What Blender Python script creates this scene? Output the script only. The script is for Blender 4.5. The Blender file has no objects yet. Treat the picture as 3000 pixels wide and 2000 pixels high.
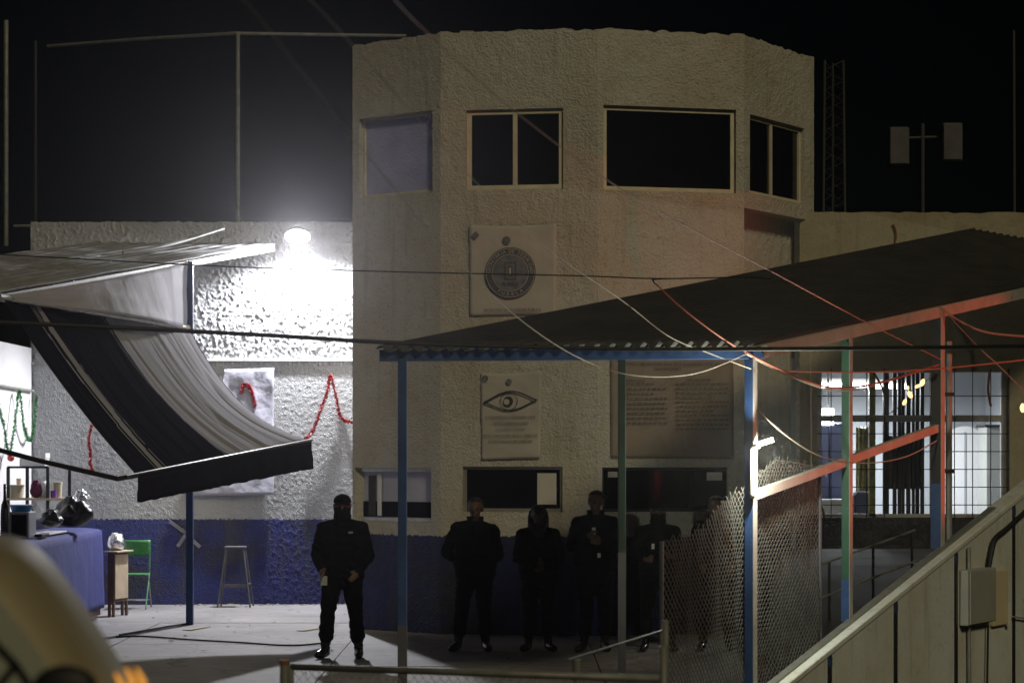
import bpy, bmesh, math, random
import numpy as np
from mathutils import Vector, Matrix, noise as mnoise

random.seed(7)
R = math.radians
sc = bpy.context.scene
C = sc.collection

# ------------------------------------------------------------------ camera
H = 2.2                 # camera height above the plaza
F = 6750.0              # focal length in photo pixels (3000 wide)
HY = 1330.0             # horizon row in the photo
cam = bpy.data.objects.new('camera', bpy.data.cameras.new('camera'))
C.objects.link(cam)
cam.location = (0, 0, H)
cam.rotation_euler = (R(90), 0, 0)
cam.data.sensor_width = 36.0
cam.data.lens = F / 3000 * 36
cam.data.shift_y = (HY - 1000) / 3000
cam.data.clip_end = 500
cam.data.dof.use_dof = True
cam.data.dof.focus_distance = 26.5
cam.data.dof.aperture_fstop = 2.8
sc.camera = cam

# ------------------------------------------------------------------ sky, sun, exposure
SUN_EL, SUN_AZ = R(34), R(22)        # assumed, unseen distant street light from behind the camera, to the right
w = bpy.data.worlds.new('World'); sc.world = w; w.use_nodes = True
nt = w.node_tree
sky = nt.nodes.new('ShaderNodeTexSky'); sky.sky_type = 'NISHITA'; sky.sun_disc = False
sky.sun_elevation = SUN_EL; sky.sun_rotation = math.pi - SUN_AZ
bg = nt.nodes['Background']
nt.links.new(sky.outputs[0], bg.inputs[0]); bg.inputs[1].default_value = 0.00012
sl = bpy.data.lights.new('sun', 'SUN'); sl.energy = 0.70; sl.angle = R(8); sl.color = (1.0, 0.87, 0.55)
so = bpy.data.objects.new('sun', sl); C.objects.link(so); so.location = (6, -10, 12)
to_sun = Vector((math.sin(SUN_AZ) * math.cos(SUN_EL), -math.cos(SUN_AZ) * math.cos(SUN_EL), math.sin(SUN_EL)))
so.rotation_euler = to_sun.to_track_quat('Z', 'Y').to_euler()
vs = sc.view_settings
sc.display_settings.display_device = 'sRGB'
vs.view_transform = 'Standard'; vs.look = 'None'; vs.exposure = 0; vs.gamma = 1; vs.use_curve_mapping = False
cy = sc.cycles
cy.use_denoising = True
cy.max_bounces = 6; cy.diffuse_bounces = 3; cy.glossy_bounces = 3; cy.transmission_bounces = 4
cy.volume_bounces = 0; cy.transparent_max_bounces = 12
cy.sample_clamp_indirect = 3.0
cy.caustics_reflective = False; cy.caustics_refractive = False


def P(px, py, Y):
    return Vector(((px - 1500) / F * Y, Y, H + (HY - py) / F * Y))


# ------------------------------------------------------------------ materials
MATS = {}


def M(name, col=(0.5, 0.5, 0.5), rough=0.7, metal=0.0, var=None, bump=None, emit=None, es=0.0, spec=0.5, dirt_glint=None):
    """var=(scale, amount) mottling; bump=(scale, strength, distance); dirt=(scale, colour, threshold)"""
    if name in MATS:
        return MATS[name]
    m = bpy.data.materials.new(name); m.use_nodes = True
    n = m.node_tree; b = n.nodes['Principled BSDF']
    b.inputs['Base Color'].default_value = (*col, 1)
    b.inputs['Roughness'].default_value = rough
    b.inputs['Metallic'].default_value = metal
    b.inputs['Specular IOR Level'].default_value = spec
    geo = n.nodes.new('ShaderNodeNewGeometry')
    out = None
    if var:
        t = n.nodes.new('ShaderNodeTexNoise'); t.inputs['Scale'].default_value = var[0]; t.inputs['Detail'].default_value = 6
        n.links.new(geo.outputs['Position'], t.inputs['Vector'])
        r = n.nodes.new('ShaderNodeMapRange')
        r.inputs['From Min'].default_value = 0.3; r.inputs['From Max'].default_value = 0.7
        r.inputs['To Min'].default_value = 1 - var[1]; r.inputs['To Max'].default_value = 1 + var[1]
        n.links.new(t.outputs['Fac'], r.inputs['Value'])
        mx = n.nodes.new('ShaderNodeMix'); mx.data_type = 'RGBA'; mx.blend_type = 'MULTIPLY'; mx.inputs['Factor'].default_value = 1
        mx.inputs['A'].default_value = (*col, 1)
        n.links.new(r.outputs['Result'], mx.inputs['B'])
        out = mx.outputs['Result']
    if dirt_glint:
        t = n.nodes.new('ShaderNodeTexNoise'); t.inputs['Scale'].default_value = dirt_glint[0]; t.inputs['Detail'].default_value = 8
        t.inputs['Roughness'].default_value = 0.65
        n.links.new(geo.outputs['Position'], t.inputs['Vector'])
        r = n.nodes.new('ShaderNodeMapRange')
        r.inputs['From Min'].default_value = dirt_glint[2]; r.inputs['From Max'].default_value = dirt_glint[2] + 0.1
        n.links.new(t.outputs['Fac'], r.inputs['Value'])
        mx = n.nodes.new('ShaderNodeMix'); mx.data_type = 'RGBA'
        n.links.new(r.outputs['Result'], mx.inputs['Factor'])
        if out: n.links.new(out, mx.inputs['A'])
        else: mx.inputs['A'].default_value = (*col, 1)
        mx.inputs['B'].default_value = (*dirt_glint[1], 1)
        out = mx.outputs['Result']
    if out:
        n.links.new(out, b.inputs['Base Color'])
    if bump:
        t = n.nodes.new('ShaderNodeTexNoise'); t.inputs['Scale'].default_value = bump[0]; t.inputs['Detail'].default_value = 5
        n.links.new(geo.outputs['Position'], t.inputs['Vector'])
        bp = n.nodes.new('ShaderNodeBump'); bp.inputs['Strength'].default_value = bump[1]; bp.inputs['Distance'].default_value = bump[2]
        n.links.new(t.outputs['Fac'], bp.inputs['Height']); n.links.new(bp.outputs['Normal'], b.inputs['Normal'])
    if emit:
        b.inputs['Emission Color'].default_value = (*emit, 1); b.inputs['Emission Strength'].default_value = es
    m['out_socket'] = 1
    MATS[name] = m
    return m


def stucco(name, col, blue_below=None, bump=(38, 1.0, 0.02), blue=(0.007, 0.014, 0.12), rough=0.82, fade=(0.9, 0.84, 0.74), drips=0.45):
    """rough plaster, painted blue up to a ragged line at height blue_below"""
    m = bpy.data.materials.new(name); m.use_nodes = True
    n = m.node_tree; L = n.links.new; b = n.nodes['Principled BSDF']
    b.inputs['Roughness'].default_value = rough
    geo = n.nodes.new('ShaderNodeNewGeometry')

    def nz(scale, detail=6, rough=0.6):
        t = n.nodes.new('ShaderNodeTexNoise'); t.inputs['Scale'].default_value = scale
        t.inputs['Detail'].default_value = detail; t.inputs['Roughness'].default_value = rough
        L(geo.outputs['Position'], t.inputs['Vector']); return t.outputs['Fac']

    def rng(v, a, c, d, e):
        r = n.nodes.new('ShaderNodeMapRange'); r.inputs['From Min'].default_value = a; r.inputs['From Max'].default_value = c
        r.inputs['To Min'].default_value = d; r.inputs['To Max'].default_value = e; L(v, r.inputs['Value']); return r.outputs['Result']

    def mix(fac, a, c, blend='MIX'):
        x = n.nodes.new('ShaderNodeMix'); x.data_type = 'RGBA'; x.blend_type = blend
        if isinstance(fac, float): x.inputs['Factor'].default_value = fac
        else: L(fac, x.inputs['Factor'])
        for s, v in (('A', a), ('B', c)):
            if isinstance(v, tuple): x.inputs[s].default_value = (*v, 1)
            else: L(v, x.inputs[s])
        return x.outputs['Result']
    base = mix(rng(nz(1.3), 0.38, 0.62, 0, 1), col, tuple(c * k for c, k in zip(col, fade)))
    base = mix(rng(nz(17, 8, 0.7), 0.56, 0.66, 0, 0.55), base, tuple(c * 0.5 for c in col))          # grime in the pits
    base = mix(rng(nz(5, 8, 0.75), 0.66, 0.72, 0, 0.6), base, (0.16, 0.13, 0.1))                        # stains
    mp = n.nodes.new('ShaderNodeVectorMath'); mp.operation = 'MULTIPLY'; mp.inputs[1].default_value = (7, 7, 0.55); L(geo.outputs['Position'], mp.inputs[0])
    dt = n.nodes.new('ShaderNodeTexNoise'); dt.inputs['Scale'].default_value = 1.0; dt.inputs['Detail'].default_value = 7; dt.inputs['Roughness'].default_value = 0.7
    L(mp.outputs[0], dt.inputs['Vector'])
    base = mix(rng(dt.outputs['Fac'], 0.54, 0.72, 0, drips), base, tuple(c * 0.42 for c in col))         # rain streaks
    base = mix(rng(nz(0.7, 3), 0.5, 0.7, 0, 0.5), base, tuple(min(1, c * 1.18) for c in col))             # patched paint
    sep = n.nodes.new('ShaderNodeSeparateXYZ'); L(geo.outputs['Position'], sep.inputs[0])
    if blue_below is not None:
        ad = n.nodes.new('ShaderNodeMath'); ad.operation = 'MULTIPLY_ADD'; L(nz(24, 4), ad.inputs[0]); ad.inputs[1].default_value = 0.10
        L(sep.outputs['Z'], ad.inputs[2])
        fac = rng(ad.outputs[0], blue_below + 0.045, blue_below + 0.055, 1, 0)
        bl = mix(rng(nz(3), 0.35, 0.65, 0, 1), blue, tuple(c * 0.6 for c in blue))
        bl = mix(rng(nz(9, 8, 0.75), 0.60, 0.68, 0, 0.75), bl, tuple(0.5 * c + 0.03 for c in blue))
        bl = mix(rng(nz(1.1, 5), 0.45, 0.62, 0, 0.85), bl, (0.012, 0.012, 0.02))
        bl = mix(rng(dt.outputs['Fac'], 0.5, 0.66, 0, 0.8), bl, (0.03, 0.03, 0.045))
        base = mix(fac, base, bl)
        r2 = n.nodes.new('ShaderNodeMapRange'); r2.inputs['To Min'].default_value = rough; r2.inputs['To Max'].default_value = 0.62
        L(fac, r2.inputs['Value']); L(r2.outputs['Result'], b.inputs['Roughness'])
    L(base, b.inputs['Base Color'])
    bp = n.nodes.new('ShaderNodeBump'); bp.inputs['Strength'].default_value = bump[1]; bp.inputs['Distance'].default_value = bump[2]
    L(nz(bump[0], 4), bp.inputs['Height']); L(bp.outputs['Normal'], b.inputs['Normal'])
    MATS[name] = m
    return m


M('concrete', (0.2, 0.19, 0.195), 0.75, var=(0.9, 0.22), bump=(25, 0.35, 0.01), dirt_glint=(1.7, (0.11, 0.1, 0.098), 0.64))
cn_ = MATS['concrete'].node_tree; cb_ = cn_.nodes['Principled BSDF']; src = cb_.inputs['Base Color'].links[0].from_socket
cg_ = cn_.nodes.new('ShaderNodeNewGeometry'); cw_ = cn_.nodes.new('ShaderNodeTexNoise'); cw_.inputs['Scale'].default_value = 1.6; cw_.inputs['Detail'].default_value = 6
cn_.links.new(cg_.outputs['Position'], cw_.inputs['Vector'])
ca_ = cn_.nodes.new('ShaderNodeVectorMath'); ca_.operation = 'MULTIPLY_ADD'; ca_.inputs[1].default_value = (0.9, 0.9, 0)
cn_.links.new(cw_.outputs['Color'], ca_.inputs[0]); cn_.links.new(cg_.outputs['Position'], ca_.inputs[2])
cv_ = cn_.nodes.new('ShaderNodeTexVoronoi'); cv_.feature = 'DISTANCE_TO_EDGE'; cv_.inputs['Scale'].default_value = 0.55
cn_.links.new(ca_.outputs[0], cv_.inputs['Vector'])
cr_ = cn_.nodes.new('ShaderNodeMapRange'); cr_.inputs['From Min'].default_value = 0.0; cr_.inputs['From Max'].default_value = 0.012; cr_.inputs['To Min'].default_value = 0.7; cr_.inputs['To Max'].default_value = 0.0
cn_.links.new(cv_.outputs['Distance'], cr_.inputs['Value'])
cs_ = cn_.nodes.new('ShaderNodeTexNoise'); cs_.inputs['Scale'].default_value = 5.0; cs_.inputs['Detail'].default_value = 9; cs_.inputs['Roughness'].default_value = 0.7
cn_.links.new(cg_.outputs['Position'], cs_.inputs['Vector'])
ct_ = cn_.nodes.new('ShaderNodeMapRange'); ct_.inputs['From Min'].default_value = 0.52; ct_.inputs['From Max'].default_value = 0.72; ct_.inputs['To Max'].default_value = 0.6
cn_.links.new(cs_.outputs['Fac'], ct_.inputs['Value'])
for fac_ in (ct_, cr_):
    cm_ = cn_.nodes.new('ShaderNodeMix'); cm_.data_type = 'RGBA'; cm_.inputs['B'].default_value = (0.07, 0.064, 0.062, 1)
    cn_.links.new(fac_.outputs['Result'], cm_.inputs['Factor']); cn_.links.new(src, cm_.inputs['A']); src = cm_.outputs['Result']
cn_.links.new(src, cb_.inputs['Base Color'])
M('yard', (0.016, 0.015, 0.014), 0.95, var=(0.5, 0.3))
stucco('tower_stucco', (0.55, 0.53, 0.48), 1.2, bump=(34, 1.0, 0.035))
stucco('rough_stucco', (0.31, 0.315, 0.325), 1.25, bump=(48, 1.0, 0.015), blue=(0.007, 0.014, 0.135), rough=0.36, fade=(0.86, 0.86, 0.86), drips=0.25)
stucco('annex_stucco', (0.34, 0.31, 0.23), 1.42, bump=(20, 0.6, 0.02), blue=(0.006, 0.007, 0.012))  # near-black base colour stands in for the dark of the passage
stucco('plain_stucco', (0.36, 0.33, 0.25), None, bump=(20, 0.6, 0.02))
stucco('panel_concrete', (0.6, 0.63, 0.62), None, bump=(30, 0.4, 0.01), drips=0.6)
M('panel_dust', (0.2, 0.195, 0.19), 0.9)
M('cream_frame', (0.62, 0.57, 0.42), 0.5, var=(6, 0.12))
M('aluminium', (0.52, 0.5, 0.45), 0.35, 0.7, var=(9, 0.15))
M('dark_glass', (0.006, 0.006, 0.009), 0.06, spec=0.5)
M('lavender_pane', (0.4, 0.4, 0.7), 0.55, var=(2.5, 0.15), bump=(26, 0.7, 0.02))  # mottled lavender colour with a bumpy surface
M('reflection_pane', (0.42, 0.41, 0.5), 0.3, var=(2, 0.2))  # white reflection in the glass is put into this colour
M('paper', (0.55, 0.52, 0.47), 0.8, var=(5, 0.08))
M('vinyl', (0.47, 0.44, 0.4), 0.5, var=(2.2, 0.08), bump=(4, 0.5, 0.03))
M('brown_shade_vinyl', (0.24, 0.195, 0.165), 0.5, var=(2.2, 0.1), bump=(4, 0.5, 0.03))
M('grey_vinyl', (0.3, 0.3, 0.36), 0.45, var=(1.5, 0.12), bump=(3, 0.7, 0.06))
M('ink', (0.035, 0.035, 0.04), 0.7)
M('brown_ink', (0.085, 0.064, 0.048), 0.7)
M('seal_dark', (0.075, 0.08, 0.1), 0.6, var=(20, 0.25))
M('seal_mid', (0.145, 0.15, 0.165), 0.6, var=(16, 0.3))
M('blue_steel', (0.026, 0.062, 0.17), 0.45, var=(4, 0.25), dirt_glint=(3.5, (0.10, 0.05, 0.03), 0.66))
M('green_steel', (0.02, 0.075, 0.045), 0.5, var=(4, 0.2), dirt_glint=(5, (0.09, 0.05, 0.035), 0.64))
M('dull_steel', (0.07, 0.068, 0.08), 0.6, var=(5, 0.2))
M('dark_green', (0.008, 0.022, 0.016), 0.5, var=(4, 0.2))
M('grey_steel', (0.3, 0.29, 0.28), 0.5, 0.3, var=(5, 0.2), dirt_glint=(6, (0.16, 0.09, 0.05), 0.62))
M('galvanised', (0.21, 0.21, 0.19), 0.55, 0.35, var=(9, 0.2), dirt_glint=(7, (0.2, 0.13, 0.08), 0.66))
M('rust', (0.23, 0.09, 0.035), 0.8, var=(12, 0.3))
M('black_steel', (0.014, 0.014, 0.015), 0.5)
M('white_steel', (0.36, 0.34, 0.31), 0.5, var=(5, 0.15), dirt_glint=(6, (0.24, 0.13, 0.07), 0.64))
M('mast_metal', (0.06, 0.06, 0.058), 0.6, 0.2)
M('dark_roof', (0.03, 0.028, 0.027), 0.7, 0.0, var=(2.5, 0.35), dirt_glint=(2, (0.1, 0.07, 0.05), 0.66))
M('zinc_roof', (0.3, 0.3, 0.31), 0.5, 0.1, var=(2.5, 0.25), dirt_glint=(2.3, (0.2, 0.17, 0.15), 0.6))
M('white_sheet', (0.62, 0.61, 0.68), 0.75, var=(0.9, 0.06), bump=(1.8, 0.5, 0.05))
wn = MATS['white_sheet'].node_tree; tb = wn.nodes.new('ShaderNodeBsdfTranslucent'); tb.inputs[0].default_value = (0.75, 0.74, 0.82, 1)
ms_ = wn.nodes.new('ShaderNodeMixShader'); ms_.inputs[0].default_value = 0.5
wn.links.new(wn.nodes['Principled BSDF'].outputs[0], ms_.inputs[1]); wn.links.new(tb.outputs[0], ms_.inputs[2]); wn.links.new(ms_.outputs[0], wn.nodes['Material Output'].inputs['Surface'])
M('white_board', (0.72, 0.72, 0.74), 0.5, var=(1.2, 0.05))
M('navy_cloth', (0.012, 0.012, 0.022), 1.0, spec=0.05, bump=(60, 0.3, 0.004))
M('lavender_cloth', (0.075, 0.07, 0.13), 0.85)
M('blue_cloth', (0.018, 0.024, 0.15), 0.85, bump=(3, 0.5, 0.04))
M('rubber', (0.008, 0.008, 0.008), 0.6)
M('wire_light', (0.42, 0.36, 0.3), 0.6)
M('wire_red', (0.4, 0.12, 0.08), 0.55)
M('chain_wire', (0.12, 0.115, 0.105), 0.5, 0.2, dirt_glint=(4, (0.09, 0.06, 0.04), 0.55))
M('tinsel_red', (0.42, 0.03, 0.035), 0.3, 0.4, dirt_glint=(45, (0.65, 0.5, 0.5), 0.56))  # pale flecks in the colour stand in for tinsel sparkle
M('tinsel_green', (0.03, 0.22, 0.05), 0.3, 0.4, dirt_glint=(45, (0.55, 0.65, 0.55), 0.56))  # sparkle put into the colour as pale flecks here too
M('wood_brown', (0.12, 0.065, 0.035), 0.6, var=(10, 0.25))
M('wood_pale', (0.5, 0.4, 0.28), 0.6, var=(6, 0.15))
M('foil', (0.75, 0.75, 0.78), 0.22, 0.9, bump=(18, 0.9, 0.03))
M('chair_green', (0.03, 0.16, 0.045), 0.5, var=(14, 0.25))
M('paint_white', (0.16, 0.16, 0.19), 0.8, var=(15, 0.2))
M('paint_yellow', (0.24, 0.2, 0.15), 0.8, var=(15, 0.3))
M('plastic_white', (0.72, 0.71, 0.7), 0.4)
M('plastic_blue', (0.03, 0.2, 0.5), 0.4)
M('plastic_purple', (0.12, 0.04, 0.28), 0.5)
M('cloth_maroon', (0.13, 0.02, 0.06), 0.8)
M('plastic_cream', (0.5, 0.46, 0.33), 0.5)
M('bag_black', (0.012, 0.012, 0.013), 0.32, bump=(9, 1.0, 0.03))
M('metal_silver', (0.45, 0.45, 0.5), 0.35, 0.6)
M('jacket', (0.0032, 0.0032, 0.0045), 0.95, bump=(14, 0.8, 0.02), spec=0.15)
M('trousers', (0.0032, 0.0032, 0.0045), 0.95, bump=(16, 0.8, 0.02), spec=0.15)
M('boots', (0.008, 0.008, 0.008), 0.22)
M('skin', (0.11, 0.062, 0.042), 0.55, var=(20, 0.1))
M('hair', (0.012, 0.009, 0.008), 0.55, bump=(70, 0.6, 0.01))
M('eye', (0.13, 0.075, 0.055), 0.2)
M('fur', (0.06, 0.05, 0.04), 0.9, bump=(60, 1.0, 0.03))
M('badge', (0.7, 0.7, 0.66), 0.4)
M('box_grey', (0.33, 0.34, 0.31), 0.5, var=(3, 0.08))
M('box_cream', (0.6, 0.52, 0.35), 0.5, var=(3, 0.08))
M('room_wall', (0.36, 0.38, 0.4), 0.7, var=(1.5, 0.08))
M('room_blue', (0.07, 0.09, 0.2), 0.6, var=(3, 0.2))
M('room_olive', (0.22, 0.2, 0.07), 0.35, var=(9, 0.5), bump=(10, 1.0, 0.03))
M('van_paint', (0.32, 0.27, 0.17), 0.62, 0.0, var=(1.5, 0.05), spec=0.6)
M('van_glass', (0.34, 0.36, 0.3), 0.5, spec=0.5)
M('amber', (0.5, 0.2, 0.02), 0.3, emit=(1, 0.42, 0.06), es=0.7)
M('bulb_amber', (0.8, 0.5, 0.2), 0.4, emit=(1.0, 0.62, 0.25), es=2.2)
M('tube_white', (0.9, 0.9, 0.9), 0.4, emit=(0.88, 0.95, 1.0), es=20.0)
M('led_cool', (0.9, 0.9, 0.9), 0.3, emit=(0.93, 0.95, 1.0), es=120.0)
M('led_lime', (0.9, 0.9, 0.9), 0.3, emit=(0.88, 1.0, 0.38), es=2.6)
M('assumed_lamp_red', (0.5, 0.02, 0.01), 0.3, emit=(1.0, 0.1, 0.05), es=2.5)  # lens glow of the assumed, unseen red lamp


# ------------------------------------------------------------------ mesh helpers
class MB:
    def __init__(s): s.v = []; s.f = []

    def add(s, vs, fs):
        o = len(s.v); s.v += [Vector(q) for q in vs]; s.f += [tuple(i + o for i in f) for f in fs]; return s

    def box(s, lo, hi):
        (a, b, c), (d, e, f) = lo, hi
        return s.add([(a, b, c), (d, b, c), (d, e, c), (a, e, c), (a, b, f), (d, b, f), (d, e, f), (a, e, f)],
                     [(0, 3, 2, 1), (4, 5, 6, 7), (0, 1, 5, 4), (1, 2, 6, 5), (2, 3, 7, 6), (3, 0, 4, 7)])

    def obox(s, o, ux, uy, uz):
        """box from corner o spanned by three edge vectors"""
        o, ux, uy, uz = Vector(o), Vector(ux), Vector(uy), Vector(uz)
        q = [o, o + ux, o + ux + uy, o + uy]
        return s.add(q + [k + uz for k in q], [(0, 3, 2, 1), (4, 5, 6, 7), (0, 1, 5, 4), (1, 2, 6, 5), (2, 3, 7, 6), (3, 0, 4, 7)])

    def bar(s, p, q, wd, ht, up=(0, 0, 1)):
        """rectangular bar between two points, wd across and ht along up"""
        p, q = Vector(p), Vector(q); d = (q - p).normalized(); up = Vector(up)
        if abs(d.dot(up)) > 0.98: up = Vector((0, -1, 0))
        x = d.cross(up).normalized(); u = x.cross(d).normalized()
        return s.obox(p - x * wd / 2 - u * ht / 2, x * wd, q - p, u * ht)

    def tube(s, pts, r, n=8, closed_ends=True):
        pts = [Vector(p) for p in pts]; rs = r if isinstance(r, (list, tuple)) else [r] * len(pts)
        o = len(s.v); prev = None
        for i, p in enumerate(pts):
            d = (pts[min(i + 1, len(pts) - 1)] - pts[max(i - 1, 0)]).normalized()
            a = Vector((0, 0, 1)) if abs(d.z) < 0.9 else Vector((1, 0, 0))
            x = d.cross(a).normalized() if prev is None else (prev - d * prev.dot(d)).normalized()
            prev = x; y = d.cross(x)
            for k in range(n):
                t = 2 * math.pi * k / n; s.v.append(p + x * math.cos(t) * rs[i] + y * math.sin(t) * rs[i])
        for i in range(len(pts) - 1):
            for k in range(n):
                a = o + i * n + k; b = o + i * n + (k + 1) % n
                s.f.append((a, b, b + n, a + n))
        if closed_ends:
            s.f.append(tuple(o + k for k in reversed(range(n)))); e = o + (len(pts) - 1) * n
            s.f.append(tuple(e + k for k in range(n)))
        return s

    def ball(s, c, r, n=10, m=7):
        c = Vector(c); rx, ry, rz = r if isinstance(r, (list, tuple)) else (r, r, r); o = len(s.v)
        s.v.append(c + Vector((0, 0, rz)))
        for i in range(1, m):
            t = math.pi * i / m
            for k in range(n):
                f = 2 * math.pi * k / n
                s.v.append(c + Vector((rx * math.sin(t) * math.cos(f), ry * math.sin(t) * math.sin(f), rz * math.cos(t))))
        s.v.append(c - Vector((0, 0, rz))); e = len(s.v) - 1
        for k in range(n):
            s.f.append((o, o + 1 + k, o + 1 + (k + 1) % n))
            q = o + 1 + (m - 2) * n; s.f.append((e, q + (k + 1) % n, q + k))
        for i in range(m - 2):
            for k in range(n):
                a = o + 1 + i * n + k; b = o + 1 + i * n + (k + 1) % n; s.f.append((a, a + n, b + n, b))
        return s

    def grid(s, nu, nv, fn):
        o = len(s.v)
        for j in range(nv + 1):
            for i in range(nu + 1): s.v.append(Vector(fn(i / nu, j / nv)))
        for j in range(nv):
            for i in range(nu):
                a = o + j * (nu + 1) + i; s.f.append((a, a + 1, a + nu + 2, a + nu + 1))
        return s

    def prism(s, poly, ext):
        """polygon (list of points) extruded by vector ext"""
        n = len(poly); e = Vector(ext)
        return s.add([Vector(p) for p in poly] + [Vector(p) + e for p in poly],
                     [tuple(reversed(range(n))), tuple(range(n, 2 * n))] + [(i, (i + 1) % n, n + (i + 1) % n, n + i) for i in range(n)])

    def bounds(s):
        a = np.array([tuple(v) for v in s.v]); return a.min(0), a.max(0)

    def build(s, name, mat, parent=None, smooth=False, bevel=0, solid=0, kind=None, label=None, fix=True):
        if parent is not None: base = wloc(parent)
        else:
            lo, hi = s.bounds(); base = Vector(((lo[0] + hi[0]) / 2, (lo[1] + hi[1]) / 2, lo[2]))
        me = bpy.data.meshes.new(name)
        me.from_pydata([tuple(v - base) for v in s.v], [], s.f)
        if fix:
            bm = bmesh.new(); bm.from_mesh(me); bmesh.ops.recalc_face_normals(bm, faces=bm.faces); bm.to_mesh(me); bm.free()
        if isinstance(mat, str): mat = MATS[mat]
        me.materials.append(mat)
        if smooth: me.polygons.foreach_set('use_smooth', [True] * len(me.polygons))
        o = bpy.data.objects.new(name, me); C.objects.link(o)
        if parent is None: o.location = base
        else: o.parent = parent
        if bevel:
            b = o.modifiers.new('bevel', 'BEVEL'); b.width = bevel; b.segments = 2; b.limit_method = 'ANGLE'
        if solid:
            b = o.modifiers.new('solid', 'SOLIDIFY'); b.thickness = solid; b.offset = 0
        if kind: o['kind'] = kind
        if label: o['label'] = label
        return o


def wloc(o):
    l = Vector((0, 0, 0))
    while o is not None: l += o.location; o = o.parent
    return l


def thing(name, label, cat, loc=(0, 0, 0), group=None):
    o = bpy.data.objects.new(name, None); C.objects.link(o); o.location = loc
    return tag(o, label, cat, group)


def tag(o, label, cat=None, group=None, kind=None):
    if label: o['label'] = label
    if cat: o['category'] = cat
    if group: o['group'] = group
    if kind: o['kind'] = kind
    return o


def text(body, pos, u, size, mat, parent, width=None, align='CENTER', name='lettering', tilt=0.0):
    """flat lettering: pos = centre point, u = reading direction"""
    u = Vector(u).normalized(); n = u.cross(Vector((0, 0, 1))).normalized(); v = n.cross(u)
    if tilt:
        q = Matrix.Rotation(tilt, 3, n); u = q @ u; v = q @ v
    cu = bpy.data.curves.new(name, 'FONT'); cu.body = body; cu.size = size
    cu.align_x = align; cu.align_y = 'CENTER'; cu.resolution_u = 3
    cu.materials.append(MATS[mat])
    o = bpy.data.objects.new(name, cu); C.objects.link(o); o.parent = parent
    sx = 1.0
    if width:
        dg = bpy.context.evaluated_depsgraph_get(); dg.update()
        ww = o.evaluated_get(dg).dimensions.x or 1.0
        sx = width / ww
    dg = bpy.context.evaluated_depsgraph_get(); dg.update()
    me = bpy.data.meshes.new_from_object(o.evaluated_get(dg))
    bpy.data.objects.remove(o); bpy.data.curves.remove(cu)
    o = bpy.data.objects.new(name, me); C.objects.link(o); o.parent = parent
    q = Vector(pos) - wloc(parent)
    o.matrix_local = Matrix(((u.x * sx, v.x, n.x, q.x), (u.y * sx, v.y, n.y, q.y), (u.z * sx, v.z, n.z, q.z), (0, 0, 0, 1)))
    return o


def fbm(p, sc_, oct_=4):
    return mnoise.fractal(Vector(p) * sc_, 0.9, 2.1, oct_)


def sag(p, q, drop, n=24):
    p, q = Vector(p), Vector(q)
    return [p.lerp(q, i / n) - Vector((0, 0, drop * 4 * (i / n) * (1 - i / n))) for i in range(n + 1)]


def spline(pts, n=10):
    pts = [Vector(p) for p in pts]; out = []
    for i in range(len(pts) - 1):
        a = pts[max(i - 1, 0)]; b = pts[i]; c = pts[i + 1]; d = pts[min(i + 2, len(pts) - 1)]
        for k in range(n):
            t = k / n
            out.append(0.5 * ((2 * b) + (c - a) * t + (2 * a - 5 * b + 4 * c - d) * t * t + (3 * b - a - 3 * c + d) * t ** 3))
    return out + [pts[-1]]


# ------------------------------------------------------------------ ground
def beam_line(Y):                       # plan line of the ramp wall and the canopy's right edge
    return 2.07 + 0.617 * (Y - 20)


def wall_top(Y):
    return 0.09 + 0.302 * (Y - 20)


mb = MB().box((-150, -60, -1.6), (150, 250, -1.3))
tag(mb.build('ground', 'yard'), None, kind='structure')
# the plaza slab: poured bays with joints
root = thing('pavement', None, None, (0, 24, 0)); root['kind'] = 'structure'
del_keys = [k for k in ('label', 'category') if k in root]
plaza = MB()
polys = [[(-16, 12.6), (beam_line(12.6) + 0.1, 12.6), (beam_line(34.5) + 0.1, 34.5), (-16, 34.5)]]
bay_y = [12.6, 16.4, 20.2, 23.9, 26.75, 30.1, 34.5]
bay_x = [-16, -12, -8, -4.6, -1.9, 0.9, 3.6, 6.6, 12]
for j in range(len(bay_y) - 1):
    for i in range(len(bay_x) - 1):
        y0, y1 = bay_y[j] + 0.006, bay_y[j + 1] - 0.006
        x0, x1 = bay_x[i] + 0.006, bay_x[i + 1] - 0.006
        sq = [(x0, y0), (x1, y0), (x1, y1), (x0, y1)]; pts = []
        for k_ in range(4):                       # keep the part left of the ramp wall
            p_, q_ = sq[k_], sq[(k_ + 1) % 4]
            dp, dq = p_[0] - beam_line(p_[1]) - 0.05, q_[0] - beam_line(q_[1]) - 0.05
            if dp <= 0: pts.append(p_)
            if (dp < 0) != (dq < 0):
                t_ = dp / (dp - dq); pts.append((p_[0] + (q_[0] - p_[0]) * t_, p_[1] + (q_[1] - p_[1]) * t_))
        if len(pts) < 3: continue
        dz = random.uniform(-0.004, 0.004)
        MB().prism([(a, b, -1.4) for a, b in pts], (0, 0, 1.4 + dz)).build('slab', 'concrete', root, bevel=0.004)

# ------------------------------------------------------------------ left perimeter wall (rough stucco)
YW = 33.75
root = thing('perimeter_wall', 'rough grey stucco wall with blue painted base, behind the awning stall', 'wall', (-4.2, YW, 0))
nx, nz_ = 420, 400
x0, x1, z1 = -7.05, -1.35, 5.6


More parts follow.
